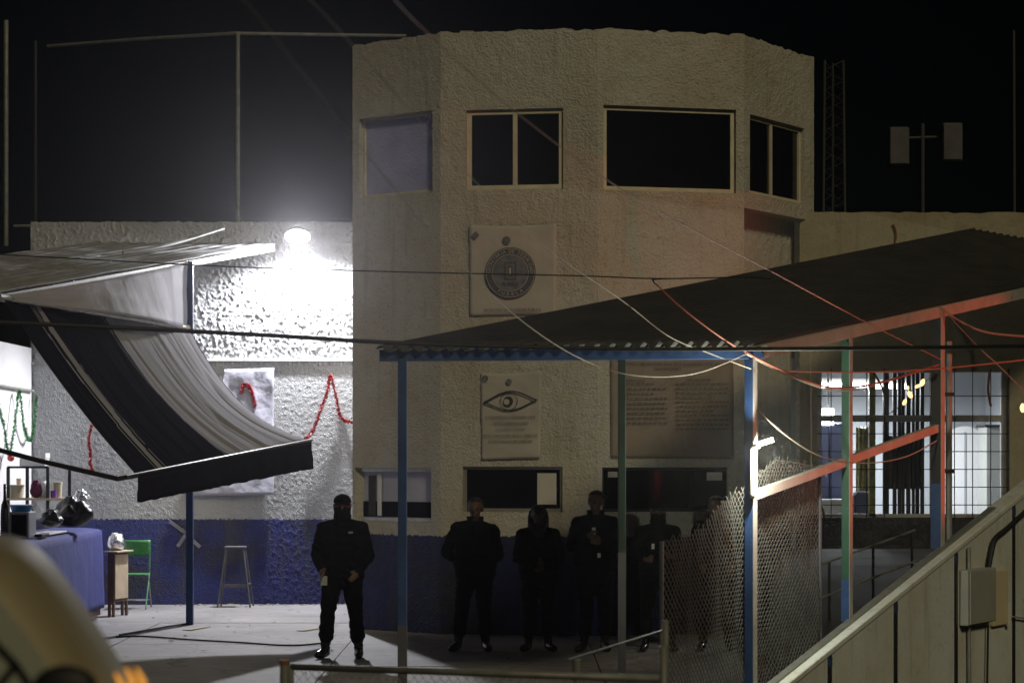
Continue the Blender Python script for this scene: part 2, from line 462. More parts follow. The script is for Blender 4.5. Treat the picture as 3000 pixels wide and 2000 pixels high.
def lw(a, b):
    x = x0 + (x1 - x0) * a; z = z1 * b
    amp = 0.032 if z > 3.5 else ((0.009 if x > -3.6 else 0.008) if z > 1.25 else (0.010 if x > -3.6 else 0.006))
    d = abs(fbm((x, 3.1, z * 0.9), 9, 3)) * amp * 0.5 + max(0, fbm((x + 9 + 0.3 * z, 1.0, z * 0.8), 24, 3)) * amp * 0.8
    if b > 0.999: d *= 0.3
    zz = z + (0.02 * fbm((x, 0, 7), 6) if b > 0.999 else 0)
    return (x, YW - d, zz)


MB().grid(nx, nz_, lw).build('plaster', 'rough_stucco', root, smooth=True)
MB().box((x0, YW + 0.004, 0), (x1, YW + 0.2, 5.58)).build('masonry', 'plain_stucco', root)
MB().box((-5.1, YW - 0.05, 3.56), (-2.05, YW - 0.002, 3.595)).build('ledge', 'white_board', root, label='thin white ledge running along the stucco', bevel=0.006)
# white strokes brushed on the blue base
for a, b in (((497, 1526), (546, 1562)), ((546, 1562), (520, 1600)), ((563, 1580), (586, 1602))):
    MB().bar(P(*a, YW - 0.028), P(*b, YW - 0.028), 0.012, 0.05, up=(0.7, 0, 0.7)).build('paint_stroke', 'paint_white', root)

# low rubble line at the foot of the wall
deb = MB()
for k in range(160):
    x = random.uniform(-4.9, -2.1); r = random.uniform(0.004, 0.02)
    deb.ball((x, YW - 0.03 - random.random() ** 2 * 0.2, r * 0.3), (r * random.uniform(0.7, 1.8), r, r * 0.6), 5, 4)
tag(deb.build('rubble', 'panel_dust'), 'crumbled plaster bits along the foot of the blue wall', kind='stuff')

# ------------------------------------------------------------------ the polygonal tower
CN = [(-2.013, 29.1), (-0.877, 28.2), (1.033, 27.9), (2.856, 28.35), (3.93, 30.0)]
ZT = 7.354
tower = thing('guard_tower', 'two-storey beige stucco gatehouse with angled front and blue painted base', 'building', (1.0, 29.5, 0))


def facet(k): return Vector((*CN[k], 0)), Vector((*CN[k + 1], 0))


def at_facet(k, px):
    """distance along facet k of the plan point seen at photo column px"""
    a, b = facet(k); t = (px - 1500) / F; d = b - a
    return (t * a.y - a.x) / (d.x - t * d.y) * d.length


def wall_panel(a, b, z0, z1, holes, name, mat, parent, step=0.05, amp=0.012, reveal=0.14, top_rough=0.0):
    a, b = Vector(a), Vector(b); L = (b - a).length; u = (b - a) / L; n = u.cross(Vector((0, 0, 1)))

    def cuts(lo, hi, extra):
        c = sorted(set([lo, hi] + [e for e in extra if lo < e < hi])); out = []
        for p, q in zip(c[:-1], c[1:]):
            m = max(1, round((q - p) / step)); out += [p + (q - p) * i / m for i in range(m)]
        return out + [hi]
    us = cuts(0, L, [h[0] for h in holes] + [h[1] for h in holes])
    zs = cuts(z0, z1, [h[2] for h in holes] + [h[3] for h in holes])
    mb = MB(); idx = {}
    for j, z in enumerate(zs):
        for i, x in enumerate(us):
            p = a + u * x; p.z = z
            edge = i in (0, len(us) - 1)
            d = (abs(fbm((p.x * 1.2, p.y * 1.2, z), 5, 4)) + 0.6 * fbm((p.x, p.y, z * 0.6), 16, 2)) * amp
            if edge: d = d * 0.5
            if j == len(zs) - 1: p.z += top_rough * fbm((p.x, p.y, 3), 7, 3)
            if any(abs(x - h[0]) < 1e-6 or abs(x - h[1]) < 1e-6 or abs(z - h[2]) < 1e-6 or abs(z - h[3]) < 1e-6 for h in holes): d *= 0.4
            mb.v.append(p + n * d); idx[i, j] = len(mb.v) - 1
    for j in range(len(zs) - 1):
        for i in range(len(us) - 1):
            xm, zm = (us[i] + us[i + 1]) / 2, (zs[j] + zs[j + 1]) / 2
            if any(h[0] < xm < h[1] and h[2] < zm < h[3] for h in holes): continue
            mb.f.append((idx[i, j], idx[i + 1, j], idx[i + 1, j + 1], idx[i, j + 1]))
    for h in holes:        # reveals
        q = [a + u * h[0] + Vector((0, 0, h[2])), a + u * h[1] + Vector((0, 0, h[2])), a + u * h[1] + Vector((0, 0, h[3])), a + u * h[0] + Vector((0, 0, h[3]))]
        for i in range(4):
            mb.add([q[i] + n * 0.004, q[(i + 1) % 4] + n * 0.004, q[(i + 1) % 4] - n * reveal, q[i] - n * reveal], [(0, 1, 2, 3)])
    return mb.build(name, mat, parent, smooth=False, fix=False), u, n


def window(a, u, n, h, parent, frame='cream_frame', glass='dark_glass', mull=(), fw=0.045, depth=0.07, proud=0.0, trans=()):
    """frame, panes and bars in an opening h=(u0,u1,z0,z1) of a wall starting at a"""
    a = Vector(a)
    def pt(x, z, d): return a + u * x + Vector((0, 0, z)) - n * d
    fr = MB()
    d0 = depth - proud
    for (xa, xb, za, zb) in ((h[0], h[1], h[2], h[2] + fw), (h[0], h[1], h[3] - fw, h[3]), (h[0], h[0] + fw, h[2] + fw, h[3] - fw), (h[1] - fw, h[1], h[2] + fw, h[3] - fw)):
        fr.obox(pt(xa, za, d0), u * (xb - xa), -n * 0.05, Vector((0, 0, zb - za)))
    w_ = fr.build('window', frame, parent, bevel=0.004)
    for mx in mull:
        MB().obox(pt(mx - fw * 0.45, h[2] + fw, d0 - 0.006), u * fw * 0.9, -n * 0.05, Vector((0, 0, h[3] - h[2] - 2 * fw))).build('mullion', frame, w_, bevel=0.003)
    edges = [h[0] + fw * 0.8] + list(mull) + [h[1] - fw * 0.8]
    for i in range(len(edges) - 1):
        MB().obox(pt(edges[i], h[2] + fw * 0.8, d0 + 0.022 + 0.008 * (i % 2)), u * (edges[i + 1] - edges[i]), -n * 0.006, Vector((0, 0, h[3] - h[2] - 1.6 * fw))).build('pane', glass, w_)
    return w_


SLAB = 5.23
FAC = []
# facet 0
a, b = facet(0)
hu = (at_facet(0, 1052), at_facet(0, 1268), 5.42, 6.42); hl = (at_facet(0, 1040), at_facet(0, 1264), 1.36, 2.03)
_, u, n = wall_panel(a, b, 0, ZT, [hu, hl], 'wall', 'tower_stucco', tower, top_rough=0.03)
window(a, u, n, hu, tower, 'cream_frame', 'lavender_pane', fw=0.04)
wl = window(a, u, n, hl, tower, 'aluminium', 'reflection_pane', fw=0.05)
q = a + u * (hl[0] + 0.06) - n * 0.088
MB().obox(q + Vector((0, 0, 1.42)), u * (hl[1] - hl[0] - 0.14), n * 0.004, Vector((0, 0, 0.19))).build('dark_strip', 'navy_cloth', wl)
MB().obox(q + u * 0.1 + n * 0.006 + Vector((0, 0, 1.43)), u * 0.12, n * 0.004, Vector((0, 0, 0.5))).build('curtain', 'ink', wl)
MB().obox(q + u * 0.25 + n * 0.008 + Vector((0, 0, 1.43)), u * 0.07, n * 0.004, Vector((0, 0, 0.52))).build('curtain', 'plastic_white', wl)
FAC.append((a, u, n))
# facet 1
a, b = facet(1)
hu = (at_facet(1, 1366), at_facet(1, 1650), 5.42, 6.40); hl = (at_facet(1, 1356), at_facet(1, 1648), 1.50, 2.05)
_, u, n = wall_panel(a, b, 0, ZT, [hu, hl], 'wall', 'tower_stucco', tower, top_rough=0.03)
window(a, u, n, hu, tower, 'cream_frame', 'dark_glass', mull=((hu[0] + hu[1]) / 2,), fw=0.06, depth=0.04)
wl = window(a, u, n, hl, tower, 'aluminium', 'dark_glass', fw=0.04, depth=0.05)
tag(MB().obox(a + u * at_facet(1, 1572) - n * 0.062 + Vector((0, 0, 1.59)), u * 0.235, n * 0.003, Vector((0, 0, 0.38))).build('notice_sheet', 'paper'),
    'blank pale sheet of paper taped inside the ticket window', 'paper')
FAC.append((a, u, n))
# facet 2
a, b = facet(2)
hu = (at_facet(2, 1768), at_facet(2, 2156), 5.40, 6.43); hl = (at_facet(2, 1764), at_facet(2, 2160), 1.50, 2.04)
_, u, n = wall_panel(a, b, 0, ZT, [hu, hl], 'wall', 'tower_stucco', tower, top_rough=0.03)
window(a, u, n, hu, tower, 'cream_frame', 'dark_glass', fw=0.055, depth=0.05)
wl = window(a, u, n, hl, tower, 'black_steel', 'dark_glass', fw=0.035, depth=0.05)
tag(MB().obox(a + u * at_facet(2, 2075) - n * 0.06 + Vector((0, 0, 1.88)), u * 0.2, n * 0.003, Vector((0, 0, 0.1))).build('notice_sheet', 'paper'),
    'small pale card in the corner of the dark wide window', 'paper')
tag(MB().obox(a + u * at_facet(2, 1785) - n * 0.06 + Vector((0, 0, 1.92)), u * 0.12, n * 0.003, Vector((0, 0, 0.07))).build('notice_sheet', 'grey_steel'),
    'small grey sticker at the top of the dark wide window', 'sticker')
FAC.append((a, u, n))
# facet 3: the ground floor stands back under the upper storey
a, b = facet(3)
hu = (at_facet(3, 2196), at_facet(3, 2356), 5.42, 6.40)
_, u, n = wall_panel(a, b, SLAB, ZT, [hu], 'wall', 'tower_stucco', tower, top_rough=0.03)
window(a, u, n, hu, tower, 'cream_frame', 'dark_glass', mull=(hu[0] + (hu[1] - hu[0]) * 0.45,), fw=0.05, depth=0.05)
back = 0.26
a2 = a - n * back - u * 0.05; b2 = b - n * back
wall_panel(a2, b2, 0, SLAB, [], 'wall', 'tower_stucco', tower)
MB().prism([a + Vector((0, 0, SLAB)), b + Vector((0, 0, SLAB)), b2 + Vector((0, 0, SLAB)), a2 + Vector((0, 0, SLAB))], (0, 0, 0.03)).build('soffit', 'tower_stucco', tower)
FAC.append((a, u, n))
# back sides and roof
inner = [Vector((*c, 0)) for c in CN]
MB().obox((CN[0][0] + 0.012, CN[0][1], 0), (0.25, 0, 0), (0.02, 5.0, 0), (0, 0, ZT - 0.02)).build('wall', 'tower_stucco', tower)
MB().obox((CN[4][0] - 0.25, CN[4][1] + 0.01, 0), (0.24, 0, 0), (0, 3.6, 0), (0, 0, ZT - 0.02)).build('wall', 'tower_stucco', tower)
cen = Vector((1.0, 31.5, 0))
rp = [c + (cen - c).normalized() * 0.08 for c in inner] + [Vector((3.85, 33.6, 0)), Vector((-1.9, 34.0, 0))]
MB().prism([p + Vector((0, 0, ZT - 0.14)) for p in rp], (0, 0, 0.12)).build('roof', 'plain_stucco', tower)
# dark cores behind the walls so no light leaks
for z0_, z1_ in ((0.0, SLAB - 0.04), (SLAB + 0.1, ZT - 0.2)):
    pts = [c + (cen - c).normalized() * (0.95 if z0_ < 1 else 0.42) for c in inner] + [Vector((3.5, 33.3, 0)), Vector((-1.5, 33.6, 0))]
    MB().prism([p + Vector((0, 0, z0_)) for p in pts], (0, 0, z1_ - z0_)).build('interior', 'black_steel', tower)
tp = P(1368, 92, 29.0)
mb = MB().box((tp.x - 0.07, 28.95, ZT - 0.1), (tp.x + 0.07, 29.12, ZT + 0.12)).box((tp.x - 0.09, 28.93, ZT + 0.12), (tp.x + 0.09, 29.14, ZT + 0.16))
tag(mb.build('roof_block', 'plain_stucco', bevel=0.01), 'small square capped block on the gatehouse roof edge', 'block')

# ------------------------------------------------------------------ banners on the tower
def fp(k, px, py, off=0.04):
    a, u, n = FAC[k]; x = at_facet(k, px); p = a + u * x
    return Vector((p.x, p.y, H + (HY - py) / F * p.y)) + n * off


def sheet(name, k, c, mat, off=0.035, wr=0.012, parent=None, sc_=2.2):
    """cloth with four pixel corners c = TL, TR, BR, BL on facet k"""
    a, u, n = FAC[k]; q = [fp(k, *p) for p in c]
    def f(s, t):
        p = q[0].lerp(q[1], s).lerp(q[3].lerp(q[2], s), t)
        sl = 0.02 * math.sin(math.pi * s) * (1 - t)
        return p + n * (-0.012 + wr * max(-1.0, min(1.0, fbm((p.x, t * 1.3, p.z), sc_, 3)))) - Vector((0, 0, sl))
    return MB().grid(24, 30, f).build(name, mat, parent, smooth=True, solid=0.003)


# seal banner
root = thing('seal_banner', 'pale banner with round grey official seal, hung above the canopy', 'banner', fp(1, 1505, 925))
a, u, n = FAC[1]
sheet('cloth', 1, ((1376, 660), (1631, 655), (1632, 920), (1378, 925)), 'vinyl', parent=root)
def disc(k, px, py, r, mat, parent, name, off, seg=56, r_in=0.0, sq=1.0):
    a, u, n = FAC[k]; c = fp(k, px, py) + n * off; mb = MB()
    for i in range(seg):
        t = 2 * math.pi * i / seg
        mb.v.append(c + u * r * math.cos(t) + Vector((0, 0, r * sq * math.sin(t))))
    if r_in:
        for i in range(seg):
            t = 2 * math.pi * i / seg
            mb.v.append(c + u * r_in * math.cos(t) + Vector((0, 0, r_in * sq * math.sin(t))))
        mb.f = [(i, (i + 1) % seg, seg + (i + 1) % seg, seg + i) for i in range(seg)]
    else: mb.f = [tuple(range(seg))]
    mb.prism([], (0, 0, 0)) if False else None
    return mb.build(name, mat, parent, fix=False)


sx, sy = 1497, 800
seal = disc(1, sx, sy, 0.312, 'seal_dark', root, 'seal', 0.014)
disc(1, sx, sy, 0.300, 'vinyl', seal, 'ring', 0.017, r_in=0.294)
disc(1, sx, sy, 0.226, 'vinyl', seal, 'ring', 0.017, r_in=0.219)
disc(1, sx, sy, 0.214, 'seal_mid', seal, 'field', 0.018)
cpos = fp(1, sx, sy) + n * 0.021
up = Vector((0, 0, 1))
# shield and crest lines in the field
MB().obox(cpos - u * 0.075 - up * 0.09, u * 0.15, n * 0.001, up * 0.22).build('crest', 'seal_dark', seal)
MB().obox(cpos - u * 0.055 - up * 0.07 + n * 0.003, u * 0.11, n * 0.001, up * 0.18).build('crest', 'seal_mid', seal)
MB().obox(cpos - u * 0.03 - up * 0.05 + n * 0.005, u * 0.06, n * 0.001, up * 0.13).build('crest', 'seal_dark', seal)
MB().obox(cpos - u * 0.012 - up * 0.03 + n * 0.008, u * 0.024, n * 0.001, up * 0.09).build('crest', 'vinyl', seal)
text('PUEBLA', cpos - up * 0.14 + n * 0.004, u, 0.06, 'ink', seal)
def arc_text(body, r, start, end, flip=False):
    for i, ch in enumerate(body):
        if ch == ' ': continue
        t = start + (end - start) * i / (len(body) - 1)
        p = cpos + u * r * math.cos(t) + up * r * math.sin(t)
        text(ch, p, u, 0.058, 'vinyl', seal, tilt=(t - math.pi / 2) if not flip else (t + math.pi / 2))
arc_text('SECRETARIA DE SEGURIDAD', 0.26, R(178), R(2))
arc_text('PUEBLA', 0.26, R(238), R(302), True)
disc(1, 1486, 705, 0.05, 'seal_mid', root, 'emblem', 0.014)
disc(1, 1486, 705, 0.036, 'seal_dark', root, 'emblem', 0.017, r_in=0.03)
q = fp(1, 1394, 688) + n * 0.016
MB().obox(q - u * 0.05 - up * 0.01, u * 0.06 + up * 0.05, n * 0.001, -up * 0.05 + u * 0.045).build('emblem', 'seal_mid', root)
text('SECRETARIA DE SEGURIDAD PUBLICA', fp(1, 1503, 909) + n * 0.016, u, 0.055, 'brown_ink', root, width=0.70)

# eye banner
root = thing('eye_banner', 'pale banner printed with a large open eye and five lines of text', 'banner', fp(1, 1500, 1342))
sheet('cloth', 1, ((1410, 1092), (1587, 1086), (1584, 1342), (1412, 1346)), 'vinyl', parent=root)
def arc_strip(pts, wd, mat, parent, name, off):
    a, u, n = FAC[1]; q = [fp(1, *p) + n * off for p in pts]; mb = MB()
    for i, p in enumerate(q):
        d = (q[min(i + 1, len(q) - 1)] - q[max(i - 1, 0)]).normalized(); s = d.cross(n).normalized() * wd / 2
        mb.v += [p + s, p - s]
    for i in range(len(q) - 1): mb.f.append((2 * i, 2 * i + 1, 2 * i + 3, 2 * i + 2))
    return mb.build(name, mat, parent, fix=False)
def curve2(p, q, h, n=16):
    return [(p[0] + (q[0] - p[0]) * i / n, p[1] + (q[1] - p[1]) * i / n + h * math.sin(math.pi * i / n) ** 1.25) for i in range(n + 1)]
eye = arc_strip(curve2((1419, 1179), (1575, 1172), -29), 0.02, 'ink', root, 'eye_outline', 0.016)
arc_strip(curve2((1419, 1179), (1575, 1172), 26), 0.017, 'ink', root, 'eye_outline', 0.016)
disc(1, 1493, 1175, 0.108, 'ink', root, 'iris', 0.0165, r_in=0.101)
disc(1, 1491, 1175, 0.06, 'ink', root, 'pupil', 0.017)
disc(1, 1486, 1177, 0.036, 'vinyl', root, 'catchlight', 0.02)
disc(1, 1493, 1118, 0.036, 'seal_mid', root, 'emblem', 0.016)
disc(1, 1424, 1108, 0.034, 'brown_ink', root, 'emblem', 0.016, r_in=0.018)
for txt, py, wd, sz in (('A TODA PERSONA QUE INGRESE A ESTE', 1222, 0.62, 0.042), ('CENTRO PENITENCIARIO', 1240, 0.44, 0.046), ('QUE INTENTE INTRODUCIR', 1257, 0.36, 0.036),
                        ('POR CUALQUIER MEDIO OBJETOS', 1276, 0.66, 0.046), ('O SUSTANCIAS PROHIBIDAS', 1292, 0.54, 0.046)):
    text(txt, fp(1, 1497, py) + n * 0.016, u, sz, 'brown_ink', root, width=wd)

# rules board
root = thing('rules_banner', 'large brownish, shade-darkened banner of visitor rules in two text columns', 'banner', fp(2, 1965, 1345))
a, u, n = FAC[2]
sheet('cloth', 2, ((1786, 1046), (2146, 1040), (2148, 1345), (1788, 1340)), 'brown_shade_vinyl', parent=root)
text('DERECHOS Y OBLIGACIONES DE LA VISITA AL INGRESAR A ESTE CENTRO', fp(2, 1968, 1067) + n * 0.016, u, 0.05, 'ink', root, width=1.36)
text('PENITENCIARIO', fp(2, 1952, 1081) + n * 0.016, u, 0.05, 'ink', root, width=0.34)
text('DERECHOS', fp(2, 1858, 1115) + n * 0.016, u, 0.042, 'ink', root, width=0.24)
text('OBLIGACIONES', fp(2, 2042, 1113) + n * 0.016, u, 0.042, 'ink', root, width=0.32)
# body copy too fine to read: rows of word-length strokes
def copy_rows(px0, px1, py0, py1, rows, root):
    mb = MB()
    for r_ in range(rows):
        py = py0 + (py1 - py0) * r_ / (rows - 1); px = px0
        end = px1 - random.choice((0, 0, 6, 40))
        while px < end:
            wd = random.uniform(6, 16)
            c0 = fp(2, px, py) + n * 0.0155; c1 = fp(2, min(px + wd, end), py) + n * 0.0155
            mb.add([c0, c1, c1 + up * 0.014, c0 + up * 0.014], [(0, 1, 2, 3)]); px += wd + 4
    mb.build('fine_print', 'brown_ink', root, kind='stuff', fix=False)
copy_rows(1832, 1950, 1126, 1240, 9, root)
copy_rows(1976, 2130, 1126, 1258, 11, root)

# ------------------------------------------------------------------ building to the right of the tower with the lit room
YR = 29.8
MB().obox(Vector((*CN[3], 0)) - Vector((0.004, 0.0, 0)), Vector((-0.06, 0.2, 0)), Vector((-0.2, -0.02, 0)), Vector((0, 0, SLAB - 0.01))).build('wall', 'tower_stucco', tower)
rb = thing('annex_building', 'low olive stucco building behind the ramp with wide lit window', 'building', (6.0, YR, 0))
ax0, ax1 = 3.72, 9.5
wx0, wx1, wz0, wz1 = (2393 - 1500) / F * YR, (2955 - 1500) / F * YR, H + (HY - 1515) / F * YR, H + (HY - 1090) / F * YR
top = H + (HY - 622) / F * YR
wall_panel((ax0, YR, 0), (ax1, YR, 0), 0, top, [(wx0 - ax0, wx1 - ax0, wz0, wz1)], 'wall', 'annex_stucco', rb, step=0.09, top_rough=0.02, reveal=0.2)
MB().box((ax0, YR + 0.22, top - 0.3), (ax1, YR + 4.0, top - 0.04)).build('roof', 'plain_stucco', rb)
pt = P(2600, 690, YR - 0.03)
MB().tube([pt + Vector((0.32 * math.cos(t) * 0.35, 0, 0.32 * math.sin(t) * 0.6)) for t in np.linspace(-2.4, 0.9, 12)], 0.012, 6).build('hook', 'rust', rb)
# room: floor, walls, ceiling
room = MB()
rx0, rx1, ry0, ry1, rz0, rz1 = wx0 - 0.25, wx1 + 0.4, YR + 0.201, YR + 3.4, 0.75, 3.45
MB().box((rx0, ry0, rz0 - 0.08), (rx1, ry1, rz0)).build('room_floor', 'concrete', rb)
MB().box((rx0, ry0, rz1), (rx1, ry1, rz1 + 0.06)).build('ceiling', 'room_wall', rb)
MB().box((rx0, ry1, rz0), (rx1, ry1 + 0.06, rz1)).build('back_wall', 'room_wall', rb)
MB().box((rx0 - 0.06, ry0, rz0), (rx0, ry1, rz1)).build('side_wall', 'room_wall', rb)
MB().box((rx1, ry0, rz0), (rx1 + 0.06, ry1, rz1)).build('side_wall', 'room_wall', rb)
# window frame of the room
fr = thing('window_frame', 'olive steel frame dividing the lit room window', 'window frame', ((wx0 + wx1) / 2, YR + 0.1, wz0))
def wxp(px): return (px - 1500) / F * YR
zt = H + (HY - 1225) / F * YR
MB().bar((wx0, YR + 0.1, zt), (wx1, YR + 0.1, zt), 0.07, 0.085).build('transom', 'grey_steel', fr)
for px in (2400, 2558, 2738, 2945):
    MB().box((wxp(px) - 0.04, YR + 0.06, wz0), (wxp(px) + 0.04, YR + 0.14, wz1)).build('post', 'room_olive' if px == 2558 else 'grey_steel', fr)
MB().bar((wx0, YR + 0.1, wz0 + 0.02), (wx1, YR + 0.1, wz0 + 0.02), 0.08, 0.05).build('sill', 'grey_steel', fr)
gr = thing('window_grille', 'black square-grid security bars across the lit room window', 'grille', ((wx0 + wx1) / 2, YR - 0.02, wz0))
for px in list(range(2434, 2600, 52)) + list(range(2795, 2960, 53)):
    MB().tube([(wxp(px), YR - 0.03, wz0 - 0.03), (wxp(px), YR - 0.03, wz1 + 0.05)], 0.007, 6).build('bar', 'black_steel', gr)
for py in (1160, 1270, 1322, 1374, 1426, 1478):
    z = H + (HY - py) / F * YR
    MB().tube([(wx0, YR - 0.045, z), (wx1, YR - 0.045, z)], 0.007, 6).build('bar', 'black_steel', gr)
# slatted screen standing inside the window
sc_ = thing('slatted_screen', 'dark upright slats standing close together inside the lit window', 'screen', (wxp(2660), YR + 0.5, wz0 - 0.4))
for i, px in enumerate((2608, 2616, 2640, 2652, 2664, 2680, 2694, 2706, 2722)):
    MB().box((wxp(px) - 0.018 - 0.006 * (i % 3), YR + 0.45, rz0), (wxp(px) + 0.018 + 0.006 * (i % 2), YR + 0.5, wz1 + 0.05)).build('slat', 'black_steel', sc_)
MB().box((wxp(2612), YR + 0.51, wz0 + 0.36), (wxp(2724), YR + 0.54, wz0 + 1.06)).build('panel', 'wood_brown', sc_)
# things inside the room
def ip(px, py, Y): return P(px, py, Y)
t0 = P(2370, 1128, 31.4); t1 = P(2660, 1132, 31.4)
lt = thing('ceiling_lamp', 'long bright white fluorescent tube lamp under the room ceiling', 'lamp', (t0 + t1) / 2)
MB().bar(t0 + Vector((0, 0, 0.07)), t1 + Vector((0, 0, 0.07)), 0.16, 0.05).build('housing', 'white_steel', lt)
MB().tube([t0, t1], 0.03, 8).build('tube', 'tube_white', lt)
MB().tube([t0 + Vector((0, -0.1, 0)), t1 + Vector((0, -0.1, 0))], 0.03, 8).build('tube', 'tube_white', lt)
al = bpy.data.lights.new('ceiling_lamp_light', 'AREA'); al.shape = 'RECTANGLE'; al.size = 1.4; al.size_y = 0.2; al.energy = 175; al.color = (0.88, 0.94, 1.0)
ao = bpy.data.objects.new('ceiling_lamp_light', al); C.objects.link(ao); ao.location = (t0 + t1) / 2 - Vector((0, 0, 0.06)); 
q0 = P(2428, 1222, 30.6)
lt = thing('bright_square', 'small square white panel glowing behind the room window', 'lamp', q0)  # glowing white square with housing and stem
MB().box((q0.x - 0.09, q0.y, q0.z - 0.1), (q0.x + 0.07, q0.y + 0.05, q0.z + 0.12)).build('diffuser', 'tube_white', lt, bevel=0.02)
MB().box((q0.x - 0.1, q0.y + 0.05, q0.z - 0.11), (q0.x + 0.08, q0.y + 0.09, q0.z + 0.13)).build('housing', 'grey_steel', lt)
MB().tube([q0 + Vector((0, 0.07, 0.1)), Vector((q0.x, q0.y + 0.07, rz1))], 0.015, 6).build('stem', 'grey_steel', lt)
# dark blue lockers, a white desk, a plastic drum curtain and an arched white door
lk = thing('locker_cabinet', 'tall dark blue metal lockers seen through the window', 'cabinet', P(2430, 1500, 31.0))
y = 31.0
for i, (pa, pb) in enumerate(((2380, 2430), (2432, 2500))):
    p0, p1 = P(pa, 1240, y), P(pb, 1440, y)
    MB().box((p0.x, y, rz0), (p1.x - 0.01, y + 0.4, p0.z)).build('door', 'room_blue', lk, bevel=0.01)
    MB().tube([(p1.x - 0.05, y - 0.02, 1.9), (p1.x - 0.05, y - 0.02, 2.05)], 0.01, 6).build('handle', 'metal_silver', lk)
dk = thing('desk', 'white desk edge behind the lit window', 'desk', P(2460, 1510, 30.5))
p0, p1 = P(2380, 1462, 30.4), P(2520, 1515, 30.4)
MB().box((p0.x, 30.4, p0.z - 0.04), (p1.x, 30.9, p0.z)).build('desktop', 'plastic_white', dk, bevel=0.01)
MB().box((p0.x, 30.43, rz0), (p1.x - 0.03, 30.47, p0.z - 0.04)).build('front', 'plastic_white', dk)
ch = thing('office_chair', 'blue and grey chair back beside the white desk', 'chair', P(2535, 1510, 30.3))
p0, p1 = P(2500, 1440, 30.3), P(2560, 1520, 30.3)
MB().box((p0.x, 30.3, p1.z - 0.1), (p1.x, 30.36, p0.z)).build('backrest', 'room_blue', ch, bevel=0.03)
MB().tube([(p0.x, 30.29, p1.z - 0.1), (p0.x, 30.29, p0.z - 0.06), (p0.x + 0.06, 30.29, p0.z + 0.005), (p1.x - 0.06, 30.29, p0.z + 0.005), (p1.x, 30.29, p0.z - 0.06), (p1.x, 30.29, p1.z - 0.1)], 0.012, 6).build('frame', 'metal_silver', ch)
MB().box((p0.x, 30.3, rz0), (p1.x, 30.34, p1.z - 0.09)).build('seat_side', 'room_blue', ch)
p0, p1 = P(2508, 1250, 30.7), P(2550, 1420, 30.7)
tag(MB().grid(14, 14, lambda s, t: (p0.x + (p1.x - p0.x) * s, 30.7 + 0.03 * math.sin(s * 22) + 0.02 * fbm((s * 3, t, 1), 3), rz0 + (p0.z - rz0) * t)).build('shiny_curtain', 'room_olive', smooth=True, solid=0.004),
    'crinkled shiny olive plastic curtain behind the window bars', 'curtain')
dr = thing('arched_door', 'white arched door panel in the lit room', 'door', P(2828, 1510, 32.4))
y = 32.6
p0, p1 = P(2782, 1275, y), P(2872, 1500, y)
arc = [(p0.x, rz0), (p1.x, rz0), (p1.x, p0.z)] + [((p0.x + p1.x) / 2 + (p1.x - p0.x) / 2 * math.cos(t), p0.z + 0.13 * math.sin(t)) for t in np.linspace(0, math.pi, 14)[1:]]
MB().prism([(x, y, z) for x, z in arc], (0, 0.05, 0)).build('leaf', 'plastic_white', dr)
MB().box(((p0.x + p1.x) / 2 - 0.012, y - 0.012, rz0), ((p0.x + p1.x) / 2 + 0.012, y, p0.z + 0.05)).build('stile', 'room_wall', dr)
pw = P(2890, 1250, 31.6)
sb = thing('storage_cabinet', 'dark grey cabinet standing beside the arched door', 'cabinet', (P(2925, 1500, 31.6)))
MB().box((pw.x, 31.6, rz0), (pw.x + 0.5, 32.2, pw.z)).build('body', 'box_grey', sb, bevel=0.01)
MB().box((pw.x - 0.02, 31.58, pw.z), (pw.x + 0.52, 32.22, pw.z + 0.03)).build('top', 'black_steel', sb)
MB().tube([(pw.x + 0.06, 31.57, 1.7), (pw.x + 0.06, 31.57, 1.85)], 0.01, 6).build('handle', 'metal_silver', sb)

# ramp behind the mesh fence
rp_ = MB().add([(2.15, 20.2, 0.0), (beam_line(20.2) + 0.02, 20.2, 0.0), (beam_line(29.5), 29.5, 1.0), (3.4, 29.5, 1.0)], [(0, 1, 2, 3)])
rp_.add([(2.15, 20.2, -0.2), (beam_line(20.2) + 0.02, 20.2, -0.2), (beam_line(29.5), 29.5, -0.2), (3.4, 29.5, -0.2)], [(3, 2, 1, 0)])
rp_.f += [(0, 1, 5, 4), (1, 2, 6, 5), (2, 3, 7, 6), (3, 0, 4, 7)]
tag(rp_.build('ramp', 'yard'), None, kind='structure')

# ------------------------------------------------------------------ concrete ramp wall in the right foreground
rw = thing('ramp_wall', 'grey concrete panel wall with sloping top beside the ramp', 'wall', (beam_line(23), 23, -1.3))
ud = Vector((0.617, 1, 0)).normalized(); un = Vector((1, -0.617, 0)).normalized()
def lp(Y, z, off=0.0): return Vector((beam_line(Y), Y, z)) + un * off
def Ywall(px):      # plan depth of the wall seen at photo column px
    t = (px - 1500) / F; return (2.07 - 0.617 * 20) / (t - 0.617)
joints = [15.6, 17.4, 19.2] + [Ywall(p) for p in (2383, 2578, 2757, 2928)] + [28.6]
for i in range(len(joints) - 1):
    y0, y1 = joints[i] + 0.032, joints[i + 1] - 0.032
    t0_, t1_ = wall_top(y0) - 0.05, wall_top(y1) - 0.05
    MB().add([lp(y0, -1.35, 0.16), lp(y1, -1.35, 0.16), lp(y1, t1_, 0.16), lp(y0, t0_, 0.16), lp(y0, -1.35, 0.02), lp(y1, -1.35, 0.02), lp(y1, t1_, 0.02), lp(y0, t0_, 0.02)],
             [(0, 1, 2, 3), (7, 6, 5, 4), (3, 2, 6, 7), (0, 3, 7, 4), (1, 5, 6, 2), (0, 4, 5, 1)]).build('panel', 'panel_concrete', rw, bevel=0.008)
